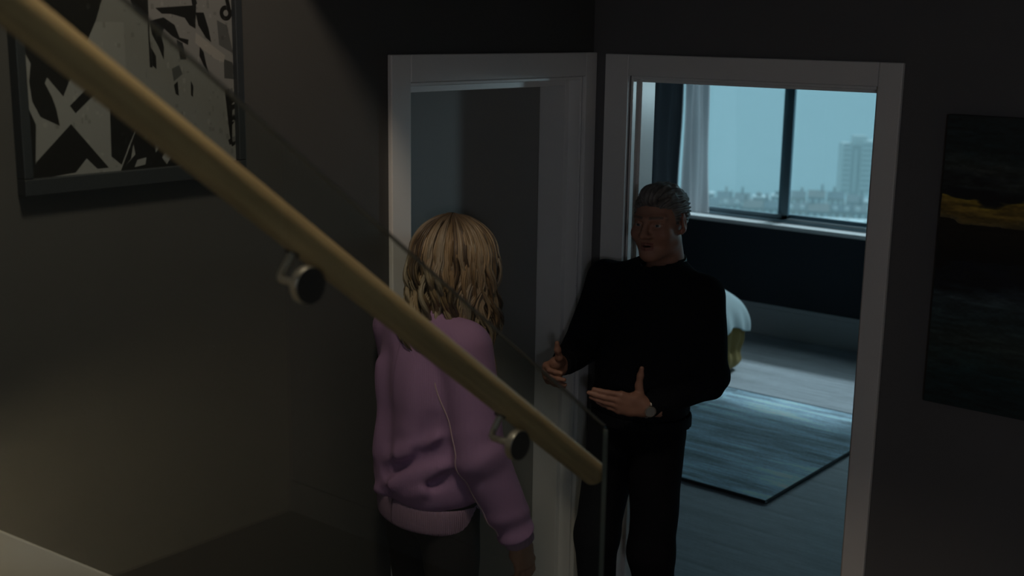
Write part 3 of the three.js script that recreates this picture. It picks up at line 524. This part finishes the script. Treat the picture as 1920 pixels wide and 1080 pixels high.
const placed = (g, c, q, s = [1, 1, 1]) => g.scale(...s).applyQuaternion(new THREE.Quaternion().setFromEuler(new THREE.Euler(...q))).translate(...c);
const bodyMerge = (...gs) => { const out = gs.map((g) => { const n = g.toNonIndexed(); if (!n.attributes.color) n.setAttribute('color', new THREE.BufferAttribute(new Float32Array(n.attributes.position.count * 3), 3)); return n; }); return mergeGeometries(out); };
function shoe(parent, ank, yaw, mat, L = 0.27) {
  const f = blend([cone([0, 0.045, -0.05], [0, 0.04, L - 0.12], 0.042, 0.038), ell([0, 0.035, L - 0.125], [0.045, 0.034, 0.07]), cone([0, 0.05, -0.03], [0, 0.11, -0.03], 0.045, 0.044)], 0.03);
  const g = nets((x, y, z) => smax(f(x, y, z), 0.002 - y, 0.006), [-0.07, -0.02, -0.12], [0.07, 0.17, L], 0.009); g.rotateY(yaw); g.translate(ank[0], 0, ank[2]);
  const m = mesh('shoe', g, mat, parent), s = nets((x, y, z) => smax(Math.abs(y - 0.008) - 0.008, Math.hypot(x / 0.05, (z - 0.04) / (L * 0.55)) * 0.05 - 0.05, 0.006), [-0.08, -0.02, -0.16], [0.08, 0.04, L + 0.02], 0.009);
  s.rotateY(yaw); s.translate(ank[0], 0, ank[2]); mesh('sole', s, M.darkSteel, m);
}

// the man in the doorway, hands raised while he talks
{
  const man = tag(group('person', [-2.14, 0, -3.4]), 'man with short grey hair and black sweater in the bedroom doorway, both hands raised', 'person');
  const shL = [0.158, 1.402, -0.005], shR = [-0.212, 1.405, 0.01], elL = [0.178, 1.12, -0.045], elR = [-0.31, 1.155, 0.015], wrL = [0.085, 1.064, 0.2], wrR = [-0.235, 1.15, 0.222];
  const hL = [0.0, 0.9, 0], hipL = [0.01, 0.9, 0], hipR = [-0.155, 0.9, 0], knL = [0.02, 0.49, 0.03], knR = [-0.21, 0.49, 0.03], anL = [0.03, 0.08, -0.02], anR = [-0.235, 0.08, -0.03];
  const HC = [-0.005, 1.632, 0.02], HR = [0.04, 5 * R, 2 * R];
  const skin = [0.36, 0.19, 0.135], skinF = (x, y, z) => skin.map((v) => v * (0.92 + 0.16 * vnoise(x * 60, y * 60, z * 60)));
  // body: one skin surface, finer at head and hands
  const bodyF = blend([cone([-0.02, 1.38, -0.015], [-0.01, 1.52, -0.03], 0.058, 0.054), ell([-0.03, 1.25, 0], [0.165, 0.2, 0.105]), ell([-0.06, 1.02, 0], [0.15, 0.2, 0.11]), cone(V(shL, shR, 0.1), V(shL, shR, 0.9), 0.055), cone(shL, elL, 0.055, 0.042), cone(elL, wrL, 0.042, 0.026), cone(shR, elR, 0.055, 0.042), cone(elR, wrR, 0.042, 0.026), cone(hipL, knL, 0.08, 0.055), cone(knL, anL, 0.055, 0.038), cone(hipR, knR, 0.08, 0.055), cone(knR, anR, 0.055, 0.038), cone(add(anL, [0, -0.03, 0]), add(anL, [0.02, -0.045, 0.14]), 0.035, 0.03), cone(add(anR, [0, -0.03, 0]), add(anR, [-0.02, -0.045, 0.14]), 0.035, 0.03)], 0.03);
  const hd = headField({ open: 0.003, neck: 0.056, jaw: 1.02 }), fc = faceColor(skin, [0.25, 0.09, 0.08], [0.1, 0.085, 0.075], [0.06, 0.08, 0.1]);
  const head = placed(nets(hd, [-0.1, -0.2, -0.125], [0.1, 0.13, 0.125], 0.0029, fc), HC, HR, [1.06, 0.975, 1.05]);
  const LH = handParts(wrL, [-0.64, 0.2, 0.74], [0.12, 1, 0.1], [-0.75, 0.15, -0.6], [[0.12, 0.16, 0.12], [0.13, 0.16, 0.12], [0.15, 0.18, 0.13], [0.18, 0.2, 0.14]], [[0.3, 0.85, 0.2], [0.12, 1, 0.05], [0.12, 1, -0.05]], -0.7);
  const RH = handParts(wrR, [0.03, -0.12, 0.9], [0.05, 1, 0.1], [0.9, 0, 0.4], [[0.85, 0.6, 0.3], [1.05, 0.4, 0.25], [1.15, 0.3, 0.2], [1.2, 0.3, 0.2]], [[0.6, 0.55, 0.3], [0.35, 0.85, 0.1], [0.1, 0.95, 0]], 0.4);
  const hand = (H) => nets(H.f, H.lo, H.hi, 0.0032, skinF);
  mesh('body', bodyMerge(nets(bodyF, [-0.42, -0.02, -0.2], [0.34, 1.56, 0.33], 0.0145, skinF), head, hand(LH), hand(RH)), skinM, man);
  // short grey hair, brushed up at the front
  const top = ell([0, 0.036, -0.02], [0.0795, 0.0905, 0.1005]), quiff = blend([ell([0.012, 0.1, 0.045], [0.05, 0.026, 0.038], [0.25, 0, 0.1]), ell([0.02, 0.107, 0.01], [0.05, 0.02, 0.045])], 0.02);
  const line = [[0.2, 0.068], [0.075, 0.07], [0.06, 0.056], [0.035, 0.05], [0.026, 0.02], [0.018, -0.012], [0.006, -0.008], [0, 0.03], [-0.03, 0.034], [-0.042, -0.03], [-0.075, -0.068], [-0.2, -0.076]];
  const hairF = (x, y, z) => {
    let i = 0; while (i < line.length - 2 && line[i + 1][0] > z) i++;
    const t = clamp((line[i][0] - z) / (line[i][0] - line[i + 1][0])), hl = line[i][1] + t * (line[i + 1][1] - line[i][1]);
    const a = Math.atan2(x, y - 0.02), tuft = 0.0035 * Math.sin(a * 34 + 40 * z + 5 * vnoise(x * 50, y * 50, z * 30)) + 0.006 * (vnoise(x * 85, y * 40, z * 60) - 0.5);
    return smax(sm(top(x, y, z), quiff(x, y, z), 0.02) + tuft, hl - y + 0.008 * (vnoise(x * 120, z * 120, 3) - 0.5), 0.006);
  };
  const hc = (x, y, z) => { const v = 0.55 + 0.75 * vnoise(x * 150, y * 40, z * 70), g = step(0.02, 0.09, y) * 0.35; return [(0.2 - 0.05 * g) * v, (0.195 - 0.055 * g) * v, (0.19 - 0.06 * g) * v]; };
  mesh('hair', placed(nets(hairF, [-0.1, -0.1, -0.135], [0.1, 0.145, 0.11], 0.0031, hc), HC, HR, [1.07, 0.98, 1.05]), std({ color: lin(1, 1, 1), vertexColors: true, roughness: 0.5 }), man);
  // black sweater
  const sw = blend([ell([-0.022, 1.28, 0], [0.19, 0.23, 0.128]), ell([-0.05, 1.1, 0.012], [0.17, 0.2, 0.138]), ell([-0.06, 1.0, 0.006], [0.172, 0.1, 0.135]), cone(add(shL, [-0.01, 0.0, 0]), [0.02, 1.432, -0.02], 0.062, 0.06), cone(add(shR, [0.01, 0.0, 0]), [-0.05, 1.432, -0.02], 0.062, 0.06), cone([-0.015, 1.4, -0.01], [-0.01, 1.452, -0.018], 0.08, 0.072)], 0.05);
  const cuffL = V(elL, wrL, 0.86), cuffR = V(elR, wrR, 0.9);
  const arms = blend([cone(shL, elL, 0.069, 0.058), cone(elL, cuffL, 0.058, 0.043), cone(shR, elR, 0.069, 0.06), cone(elR, cuffR, 0.06, 0.045)], 0.02);
  const cut = (a, b) => { const d = unit(add(b, a, -1)); return (x, y, z) => (x - b[0]) * d[0] + (y - b[1]) * d[1] + (z - b[2]) * d[2]; }, cL = cut(elL, cuffL), cR = cut(elR, cuffR);
  const fold = (x, y, z) => 0.007 * Math.sin(46 * (y + 0.5 * x * Math.sign(x)) + 6 * vnoise(x * 9, y * 9, z * 9)) * (step(0.12, 0.02, Math.hypot(x - elL[0], y - elL[1], z - elL[2])) + step(0.12, 0.02, Math.hypot(x - elR[0], y - elR[1], z - elR[2])) + 0.6 * step(1.14, 1.02, y)) + 0.012 * (vnoise(x * 11, y * 7, z * 11) - 0.5);
  const armCut = (x, y, z) => { let a = arms(x, y, z); const near = (c) => Math.hypot(x - c[0], y - c[1], z - c[2]) < 0.11; if (near(cuffL)) a = smax(a, cL(x, y, z), 0.008); if (near(cuffR)) a = smax(a, cR(x, y, z), 0.008); return a; };
  const neckCut = cone([-0.012, 1.455, 0.0], [-0.006, 1.6, -0.005], 0.062, 0.072);
  const sweaterF = (x, y, z) => smax(smax(sm(sw(x, y, z), armCut(x, y, z), 0.035) + fold(x, y, z), 0.972 + 0.012 * Math.sin(9 * x) - y, 0.016), -neckCut(x, y, z), 0.008);
  const knit = std({ specularIntensity: 0.25, color: lin(0.008, 0.0095, 0.013), roughness: 0.9, sheen: 0.1, sheenRoughness: 0.6, sheenColor: lin(0.1, 0.11, 0.13), bumpMap: knitBump, bumpScale: 0.0015 });
  const swM = mesh('sweater', nets(sweaterF, [-0.4, 0.93, -0.2], [0.31, 1.53, 0.27], 0.0075), knit, man);
  const ringTube = (c, r, ry, tilt, th, seg = 60) => { const p = []; for (let i = 0; i < seg; i++) { const a = i / seg * Math.PI * 2; p.push([c[0] + r * Math.sin(a), c[1] + tilt * Math.cos(a), c[2] + ry * Math.cos(a)]); } return tube(p, th, seg * 2, 8, true); };
  mesh('ribbed_neckband', ringTube([-0.01, 1.474, -0.008], 0.074, 0.077, -0.03, 0.0095), knit, swM);
  const band = (f, y0, y1, off) => nets((x, y, z) => Math.abs(f(x, y, z) - off) * 1 - 0.004 + 0 * y > 0 ? Math.max(Math.abs(f(x, y, z) - off) - 0.004, y0 - y, y - y1) : Math.max(Math.abs(f(x, y, z) - off) - 0.004, y0 - y, y - y1), [-0.3, y0 - 0.02, -0.22], [0.3, y1 + 0.02, 0.22], 0.007);
  mesh('ribbed_hem', band((x, y, z) => sw(x, 1.0, z), 0.945, 0.985, 0.0), knit, swM);
  for (const [e, c] of [[elL, cuffL], [elR, cuffR]]) { const d = unit(add(c, e, -1)); mesh('ribbed_cuff', nets((x, y, z) => { const q = [x - c[0], y - c[1], z - c[2]], t = q[0] * d[0] + q[1] * d[1] + q[2] * d[2]; return smax(Math.sqrt(Math.max(0, q[0] ** 2 + q[1] ** 2 + q[2] ** 2 - t * t)) - 0.041 + 0.1 * Math.max(0, t), Math.abs(t + 0.012) - 0.045, 0.008); }, c.map((v) => v - 0.07), c.map((v) => v + 0.07), 0.005), knit, swM); }
  // pale shirt collar above the neckband
  {
    const pos = [], idx = [], n = 48;
    for (let i = 0; i <= n; i++) { const a = (-165 + 330 * i / n) * R + Math.PI, f = 0.5 + 0.5 * Math.cos(a), c = [-0.008, 1.494 - 0.03 * f, -0.012]; for (const [r, y] of [[0.074, -0.014], [0.0745, 0.022], [0.0775, 0.024], [0.083, -0.01]]) pos.push(c[0] + r * Math.sin(a), c[1] + y, c[2] + r * 1.04 * Math.cos(a)); }
    for (let i = 0; i < n; i++) for (let k = 0; k < 4; k++) { const a = i * 4 + k, b = i * 4 + (k + 1) % 4; idx.push(a, b, b + 4, a, b + 4, a + 4); }
    const g = new THREE.BufferGeometry(); g.setAttribute('position', new THREE.Float32BufferAttribute(pos, 3)); g.setIndex(idx); g.computeVertexNormals();
    mesh('shirt_collar', g, std({ color: lin(0.3, 0.42, 0.44), roughness: 0.85, side: THREE.DoubleSide }), man);
  }
  const tr = blend([ell([-0.07, 0.95, 0], [0.162, 0.11, 0.125]), cone(hipL, knL, 0.098, 0.076), cone(knL, add(anL, [0, 0.03, 0]), 0.076, 0.064), cone(hipR, knR, 0.098, 0.076), cone(knR, add(anR, [0, 0.03, 0]), 0.076, 0.064)], 0.035);
  mesh('trousers', nets((x, y, z) => smax(smax(tr(x, y, z) + 0.012 * (vnoise(x * 10, y * 8, z * 10) - 0.5), 0.06 - y, 0.01), y - 1.03, 0.01), [-0.36, 0.03, -0.2], [0.18, 1.06, 0.22], 0.011), std({ color: lin(0.006, 0.0065, 0.0095), roughness: 0.9, specularIntensity: 0.25 }), man);
  const leather = std({ color: lin(0.02, 0.018, 0.016), roughness: 0.45 }); shoe(man, anL, 0.15, leather); shoe(man, anR, -0.2, leather);
  // wristwatch on the left wrist
  {
    const c = add(wrL, LH.D, -0.008), ax = LH.D, wp = [];
    for (let i = 0; i < 40; i++) { const a = i / 40 * Math.PI * 2; wp.push(add(add(c, LH.T, 0.0315 * Math.cos(a)), LH.P, 0.0255 * Math.sin(a))); }
    const w = mesh('wristwatch', tube(wp, 0.0048, 80, 8, true), M.steel, man), cs = new THREE.CylinderGeometry(0.0185, 0.0195, 0.009, 32), q = new THREE.Quaternion().setFromUnitVectors(new THREE.Vector3(0, 1, 0), new THREE.Vector3(...LH.P.map((v) => -v)));
    cs.applyQuaternion(q); cs.translate(...add(c, LH.P, -0.028)); mesh('watch_case', cs, M.steel, w);
    const fcg = new THREE.CylinderGeometry(0.0155, 0.0155, 0.001, 32); fcg.applyQuaternion(q); fcg.translate(...add(c, LH.P, -0.033)); mesh('watch_face', fcg, std({ color: lin(0.25, 0.26, 0.26), roughness: 0.25 }), w);
  }
}

// the woman seen from behind, her long wavy fair hair over a pink sweatshirt
{
  const wom = tag(group('person', [-2.318, 0, -2.475], Math.PI - 9 * R), 'woman with long wavy fair hair and pink sweatshirt, standing with her back to the stairs', 'person');
  const shL = [0.155, 1.385, 0], shR = [-0.155, 1.385, 0], elL = [0.165, 1.11, 0.05], elR = [-0.212, 1.1, 0.005], wrL = [0.16, 0.88, 0.16], wrR = [-0.255, 0.83, 0.12];
  const hipL = [0.085, 0.88, 0], hipR = [-0.085, 0.88, 0], knL = [0.085, 0.48, 0.03], knR = [-0.085, 0.48, 0.03], anL = [0.085, 0.08, -0.02], anR = [-0.085, 0.08, -0.02];
  const HC = [-0.025, 1.598, 0.085], HR = [0.06, 4 * R, 0];
  const skin = [0.42, 0.24, 0.175], skinF = (x, y, z) => skin.map((v) => v * (0.93 + 0.14 * vnoise(x * 60, y * 60, z * 60)));
  const bodyF = blend([cone([0, 1.36, -0.02], [-0.018, 1.5, 0.03], 0.05, 0.047), ell([0, 1.22, 0], [0.145, 0.2, 0.095]), ell([0, 0.97, 0], [0.155, 0.18, 0.105]), cone(shL, shR, 0.046), cone(shL, elL, 0.046, 0.036), cone(elL, wrL, 0.036, 0.023), cone(shR, elR, 0.046, 0.036), cone(elR, wrR, 0.036, 0.023), cone(hipL, knL, 0.082, 0.05), cone(knL, anL, 0.05, 0.033), cone(hipR, knR, 0.082, 0.05), cone(knR, anR, 0.05, 0.033), cone(add(anL, [0, -0.03, 0]), add(anL, [0.02, -0.045, 0.13]), 0.032, 0.027), cone(add(anR, [0, -0.03, 0]), add(anR, [-0.02, -0.045, 0.13]), 0.032, 0.027)], 0.03);
  const head = placed(nets(headField({ open: 0.002, neck: 0.048, jaw: 0.93 }), [-0.1, -0.2, -0.125], [0.1, 0.13, 0.125], 0.0036, faceColor(skin, [0.35, 0.12, 0.11], [0.12, 0.08, 0.05], [0.08, 0.09, 0.07])), HC, HR, [0.97, 0.95, 0.97]);
  const LH = handParts(wrL, [0.0, -0.95, 0.3], [-0.15, 0.25, 1], [-1, 0, -0.1], [[0.3, 0.4, 0.25], [0.35, 0.45, 0.3], [0.4, 0.45, 0.3], [0.45, 0.45, 0.3]], [[0.5, 0.7, 0.4], [0.7, 0.6, 0.2], [0.8, 0.5, 0.1]], 0.4);
  const RH = handParts(wrR, [0.0, -0.95, 0.3], [0.15, 0.25, 1], [1, 0, -0.1], [[0.2, 0.4, 0.25], [0.28, 0.45, 0.3], [0.34, 0.48, 0.3], [0.4, 0.5, 0.3]], [[0.6, 0.6, 0.35], [0.85, 0.4, 0.2], [0.95, 0.25, 0.1]], 0.4);
  const hand = (H) => nets(H.f, H.lo, H.hi, 0.004, skinF);
  mesh('body', bodyMerge(nets(bodyF, [-0.34, -0.02, -0.2], [0.34, 1.56, 0.36], 0.0145, skinF), head, hand(LH), hand(RH)), skinM, wom);

  // sweatshirt: roomy, bunched into diagonal folds above the ribbed hem
  const pinkM = std({ color: lin(0.37, 0.215, 0.42), roughness: 0.92, sheen: 0.3, sheenRoughness: 0.6, sheenColor: lin(0.6, 0.4, 0.55), bumpMap: knitBump, bumpScale: 0.0006 });
  const cuffL = V(elL, wrL, 0.9), cuffR = V(elR, wrR, 0.92);
  const torso = blend([ell([0, 1.225, -0.005], [0.178, 0.235, 0.125]), ell([0, 1.04, -0.005], [0.182, 0.17, 0.14]), ell([0, 0.96, 0], [0.178, 0.09, 0.135]), cone(shR, [-0.05, 1.42, -0.02], 0.062, 0.062), cone(shL, [0.05, 1.42, -0.02], 0.062, 0.062)], 0.05);
  const arms = blend([cone(shL, elL, 0.07, 0.066), cone(elL, cuffL, 0.066, 0.046), cone(shR, elR, 0.073, 0.073), cone(elR, cuffR, 0.073, 0.056)], 0.02);
  // folds as soft ridges (positive) and grooves (negative) over the back
  const ridge = [[[-0.16, 1.06, -0.09], [-0.02, 0.985, -0.15], 0.02, 1], [[-0.17, 1.025, -0.08], [0.03, 0.945, -0.15], 0.016, -1.2], [[-0.15, 1.1, -0.1], [0.02, 1.01, -0.15], 0.016, -1.3], [[-0.15, 1.145, -0.1], [-0.04, 1.08, -0.14], 0.02, 1], [[-0.14, 1.19, -0.11], [-0.1, 1.1, -0.12], 0.018, -1.1], [[0.05, 1.33, -0.12], [0.02, 1.1, -0.14], 0.025, -0.6], [[0.11, 1.3, -0.11], [0.09, 1.05, -0.12], 0.025, 0.6], [[-0.08, 1.35, -0.12], [-0.06, 1.16, -0.13], 0.03, 0.5], [[-0.12, 0.99, -0.12], [0.08, 0.935, -0.14], 0.018, 0.9]].map(([a, b, w, s]) => [cone(a, b, 0, 0), w, s]);
  const wr = (x, y, z) => { let s = 0; for (const [f, w, k] of ridge) { const d = f(x, y, z) / w; if (d < 3) s -= 0.02 * k * Math.exp(-d * d * 0.7); } const e = Math.hypot(x - elR[0], y - elR[1], z - elR[2]); return s + 0.006 * Math.sin(48 * y + 20 * x + 5 * vnoise(x * 9, y * 9, z * 9)) * step(0.13, 0.03, e) + 0.013 * (vnoise(x * 10, y * 6, z * 10) - 0.5) + 0.005 * Math.sin(70 * (y + 0.25 * x) + 3 * vnoise(x * 8, y * 8, z * 8)) * step(0.95, 0.89, y) * step(-0.15, -0.2, x); };
  const dir = (a, b) => unit(add(b, a, -1)), plane = (c, d) => (x, y, z) => (x - c[0]) * d[0] + (y - c[1]) * d[1] + (z - c[2]) * d[2], pL = plane(cuffL, dir(elL, cuffL)), pR = plane(cuffR, dir(elR, cuffR));
  const armCut = (x, y, z) => { let a = arms(x, y, z); if (Math.hypot(x - cuffL[0], y - cuffL[1], z - cuffL[2]) < 0.11) a = smax(a, pL(x, y, z), 0.008); if (Math.hypot(x - cuffR[0], y - cuffR[1], z - cuffR[2]) < 0.11) a = smax(a, pR(x, y, z), 0.008); return a; };
  const neckCut = cone([0, 1.4, 0.0], [0, 1.55, 0.02], 0.056, 0.066);
  const torsoCut = (x, y, z) => smax(torso(x, y, z), 0.918 + 0.05 * x - y, 0.03);
  const F = (x, y, z) => smax(sm(torsoCut(x, y, z), armCut(x, y, z), 0.022) + wr(x, y, z), -neckCut(x, y, z), 0.008);
  const sw = mesh('sweatshirt', nets(F, [-0.34, 0.82, -0.2], [0.33, 1.5, 0.3], 0.0068), pinkM, wom);
  const ribM = std({ color: lin(0.36, 0.235, 0.36), roughness: 0.95, bumpMap: tex(64, 8, (x) => { const v = 128 + 100 * Math.sin(x * Math.PI / 4); return [v, v, v]; }, false, [22, 1]), bumpScale: 0.002 });
  mesh('ribbed_hem', nets((x, y, z) => smax(Math.hypot(x / 0.17, (z + 0.004) / 0.132) * 0.145 - 0.145 - 0.004 * Math.sin(Math.PI * clamp((y - 0.85) / 0.085)), Math.abs(y - 0.895 - 0.05 * x) - 0.04, 0.012), [-0.21, 0.83, -0.18], [0.21, 0.96, 0.18], 0.0065), ribM, sw);
  for (const [e, c, r] of [[elL, cuffL, 0.04], [elR, cuffR, 0.044]]) { const d = dir(e, c); mesh('ribbed_cuff', nets((x, y, z) => { const q = [x - c[0], y - c[1], z - c[2]], t = q[0] * d[0] + q[1] * d[1] + q[2] * d[2]; return smax(Math.sqrt(Math.max(0, q[0] ** 2 + q[1] ** 2 + q[2] ** 2 - t * t)) - r, Math.abs(t - 0.01) - 0.03, 0.008); }, c.map((v) => v - 0.08), c.map((v) => v + 0.08), 0.006), ribM, sw); }
  // pale seams: armhole over the back of the shoulder and down the back of the sleeve
  const onto = (p, d) => { let t = 0; for (let i = 0; i < 60; i++) { const v = F(p[0] + d[0] * t, p[1] + d[1] * t, p[2] + d[2] * t); if (v < 0.0008) break; t += Math.max(v * 0.6, 0.0006); } return add(p, d, t); };
  const seamM = std({ color: lin(0.5, 0.36, 0.42), roughness: 0.9 });
  const sleeve = []; for (let i = 0; i <= 26; i++) { const t = i / 26, a = t < 0.5 ? V(add(shR, [0.02, -0.09, -0.02]), elR, t * 2) : V(elR, cuffR, t * 2 - 1); sleeve.push(onto(add(a, [0.08, 0, -0.3]), unit([-0.08 - 0.01, 0, 0.3]))); }
  mesh('seam', tube(sleeve, 0.0022, 120, 6), seamM, sw);
  const tr = blend([ell([0, 0.92, -0.005], [0.155, 0.12, 0.115]), cone(hipL, knL, 0.092, 0.065), cone(knL, add(anL, [0, 0.03, 0]), 0.065, 0.05), cone(hipR, knR, 0.092, 0.065), cone(knR, add(anR, [0, 0.03, 0]), 0.065, 0.05)], 0.035);
  mesh('trousers', nets((x, y, z) => smax(smax(tr(x, y, z) + 0.01 * (vnoise(x * 10, y * 8, z * 10) - 0.5), 0.06 - y, 0.01), y - 0.98, 0.01), [-0.22, 0.03, -0.18], [0.22, 1.0, 0.2], 0.011), std({ color: lin(0.022, 0.022, 0.026), roughness: 0.9 }), wom);
  const sn = std({ color: lin(0.3, 0.3, 0.3), roughness: 0.7 }); shoe(wom, anL, 0.12, sn, 0.24); shoe(wom, anR, -0.12, sn, 0.24);

  // hair: an under-mass and several hundred tapered locks over it
  const under = blend([ell([0, 1.618, 0.012], [0.088, 0.1, 0.107]), ell([0, 1.54, -0.04], [0.078, 0.11, 0.058]), ell([0, 1.44, -0.07], [0.07, 0.08, 0.036]), ell([-0.062, 1.5, -0.005], [0.03, 0.1, 0.045]), ell([0.062, 1.5, -0.005], [0.03, 0.1, 0.045])], 0.05);
  const faceCut = ell([0, 1.565, 0.15], [0.075, 0.115, 0.1]);
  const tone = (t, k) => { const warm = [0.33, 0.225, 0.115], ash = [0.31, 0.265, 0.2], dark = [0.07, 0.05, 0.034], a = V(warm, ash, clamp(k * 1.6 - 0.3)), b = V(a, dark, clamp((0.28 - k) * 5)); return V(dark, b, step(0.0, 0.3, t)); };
  const hairM = std({ color: lin(1, 1, 1), vertexColors: true, roughness: 0.42, sheen: 0.2, sheenRoughness: 0.4 });
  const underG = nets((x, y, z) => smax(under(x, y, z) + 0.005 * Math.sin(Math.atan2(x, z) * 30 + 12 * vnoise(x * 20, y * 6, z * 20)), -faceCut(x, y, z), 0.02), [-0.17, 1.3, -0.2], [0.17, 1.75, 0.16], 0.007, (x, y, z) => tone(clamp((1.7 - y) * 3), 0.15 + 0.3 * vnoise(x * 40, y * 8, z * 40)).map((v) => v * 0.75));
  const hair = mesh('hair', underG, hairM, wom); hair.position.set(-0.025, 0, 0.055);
  const part = [0.008, 1.712, 0.03], locks = [], lockCol = [], SEG = 16, RAD = 5, pos = [], nor = [], col = [], idx = [];
  seedv = 4242;
  const lock = (phi, rootT, len, off, curl, ph, w, k) => {
    // leaves the crown along azimuth phi, follows the skull, then hangs and curls
    const pts = [];
    for (let i = 0; i <= SEG; i++) {
      const s = i / SEG * len + rootT, th = Math.min(s / 0.115, 1.62), rx = 0.096 + off, rz = 0.112 + off, ry = 0.102 + off * 0.8, sx = Math.sin(phi), cz = Math.cos(phi);
      let p = [part[0] * (1 - th / 1.6) + rx * Math.sin(th) * sx, 1.615 + ry * Math.cos(th), 0.012 + rz * Math.sin(th) * cz];
      const drop = s - 1.62 * 0.115;
      if (drop > 0) {
        const wv = curl * step(-0.06, 0.12, drop), inn = step(0.02, 0.14, drop);
        p = [p[0] * (1 - 0.16 * inn) + wv * Math.sin(34 * drop + ph) * Math.abs(cz) + 0.012 * wv * Math.cos(20 * drop + ph), p[1] - drop, p[2] + (cz < 0 ? -0.012 * inn - 0.015 * step(0.08, 0.22, drop) : 0.02 * inn * (1 - cz)) + wv * Math.cos(34 * drop + ph) * 0.8];
      } else p = add(p, [0.002 * Math.sin(ph + 9 * th), 0, 0.002 * Math.cos(ph + 7 * th)]);
      pts.push(new THREE.Vector3(...p));
    }
    const c = new THREE.CatmullRomCurve3(pts), fr = c.computeFrenetFrames(SEG * 2, false), b0 = pos.length / 3;
    for (let i = 0; i <= SEG * 2; i++) {
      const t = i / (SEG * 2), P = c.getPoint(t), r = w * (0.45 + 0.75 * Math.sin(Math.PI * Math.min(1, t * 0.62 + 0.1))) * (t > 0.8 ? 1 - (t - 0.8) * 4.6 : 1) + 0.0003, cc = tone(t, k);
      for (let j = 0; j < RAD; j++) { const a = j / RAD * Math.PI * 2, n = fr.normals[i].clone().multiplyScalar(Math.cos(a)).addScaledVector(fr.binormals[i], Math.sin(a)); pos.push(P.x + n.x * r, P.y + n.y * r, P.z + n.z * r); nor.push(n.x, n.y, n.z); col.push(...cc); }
      if (i) for (let j = 0; j < RAD; j++) { const a = b0 + (i - 1) * RAD + j, b = b0 + (i - 1) * RAD + (j + 1) % RAD; idx.push(a, b, b + RAD, a, b + RAD, a + RAD); }
    }
  };
  for (let q = 0; q < 105; q++) {
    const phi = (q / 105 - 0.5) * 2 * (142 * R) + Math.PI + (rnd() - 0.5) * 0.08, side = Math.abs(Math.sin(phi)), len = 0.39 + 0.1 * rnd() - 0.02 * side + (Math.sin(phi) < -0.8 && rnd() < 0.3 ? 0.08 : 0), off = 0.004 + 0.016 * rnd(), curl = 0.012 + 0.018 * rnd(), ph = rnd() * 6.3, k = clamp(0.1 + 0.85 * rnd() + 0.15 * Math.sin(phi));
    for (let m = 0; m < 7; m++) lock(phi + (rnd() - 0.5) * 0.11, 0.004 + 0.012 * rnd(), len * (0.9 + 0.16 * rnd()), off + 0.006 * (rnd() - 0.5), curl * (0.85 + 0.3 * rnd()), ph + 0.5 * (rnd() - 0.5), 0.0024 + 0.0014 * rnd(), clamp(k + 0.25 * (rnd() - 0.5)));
  }
  // a few longer strands come forward over the right shoulder
  for (let q = 0; q < 16; q++) { const phi = -Math.PI / 2 - 0.35 + 0.5 * rnd(), ph = rnd() * 6.3, k = 0.1 + 0.5 * rnd(), len = 0.46 + 0.1 * rnd(); for (let m = 0; m < 4; m++) lock(phi + 0.06 * rnd(), 0.01, len * (0.92 + 0.12 * rnd()), 0.012 + 0.01 * rnd(), 0.02 + 0.012 * rnd(), ph + 0.3 * rnd(), 0.0024, k); }
  const hg = new THREE.BufferGeometry(); hg.setAttribute('position', new THREE.Float32BufferAttribute(pos, 3)); hg.setAttribute('normal', new THREE.Float32BufferAttribute(nor, 3)); hg.setAttribute('color', new THREE.Float32BufferAttribute(col, 3)); hg.setIndex(idx);
  mesh('locks', hg, hairM, hair);
}

renderer.render(scene, camera);
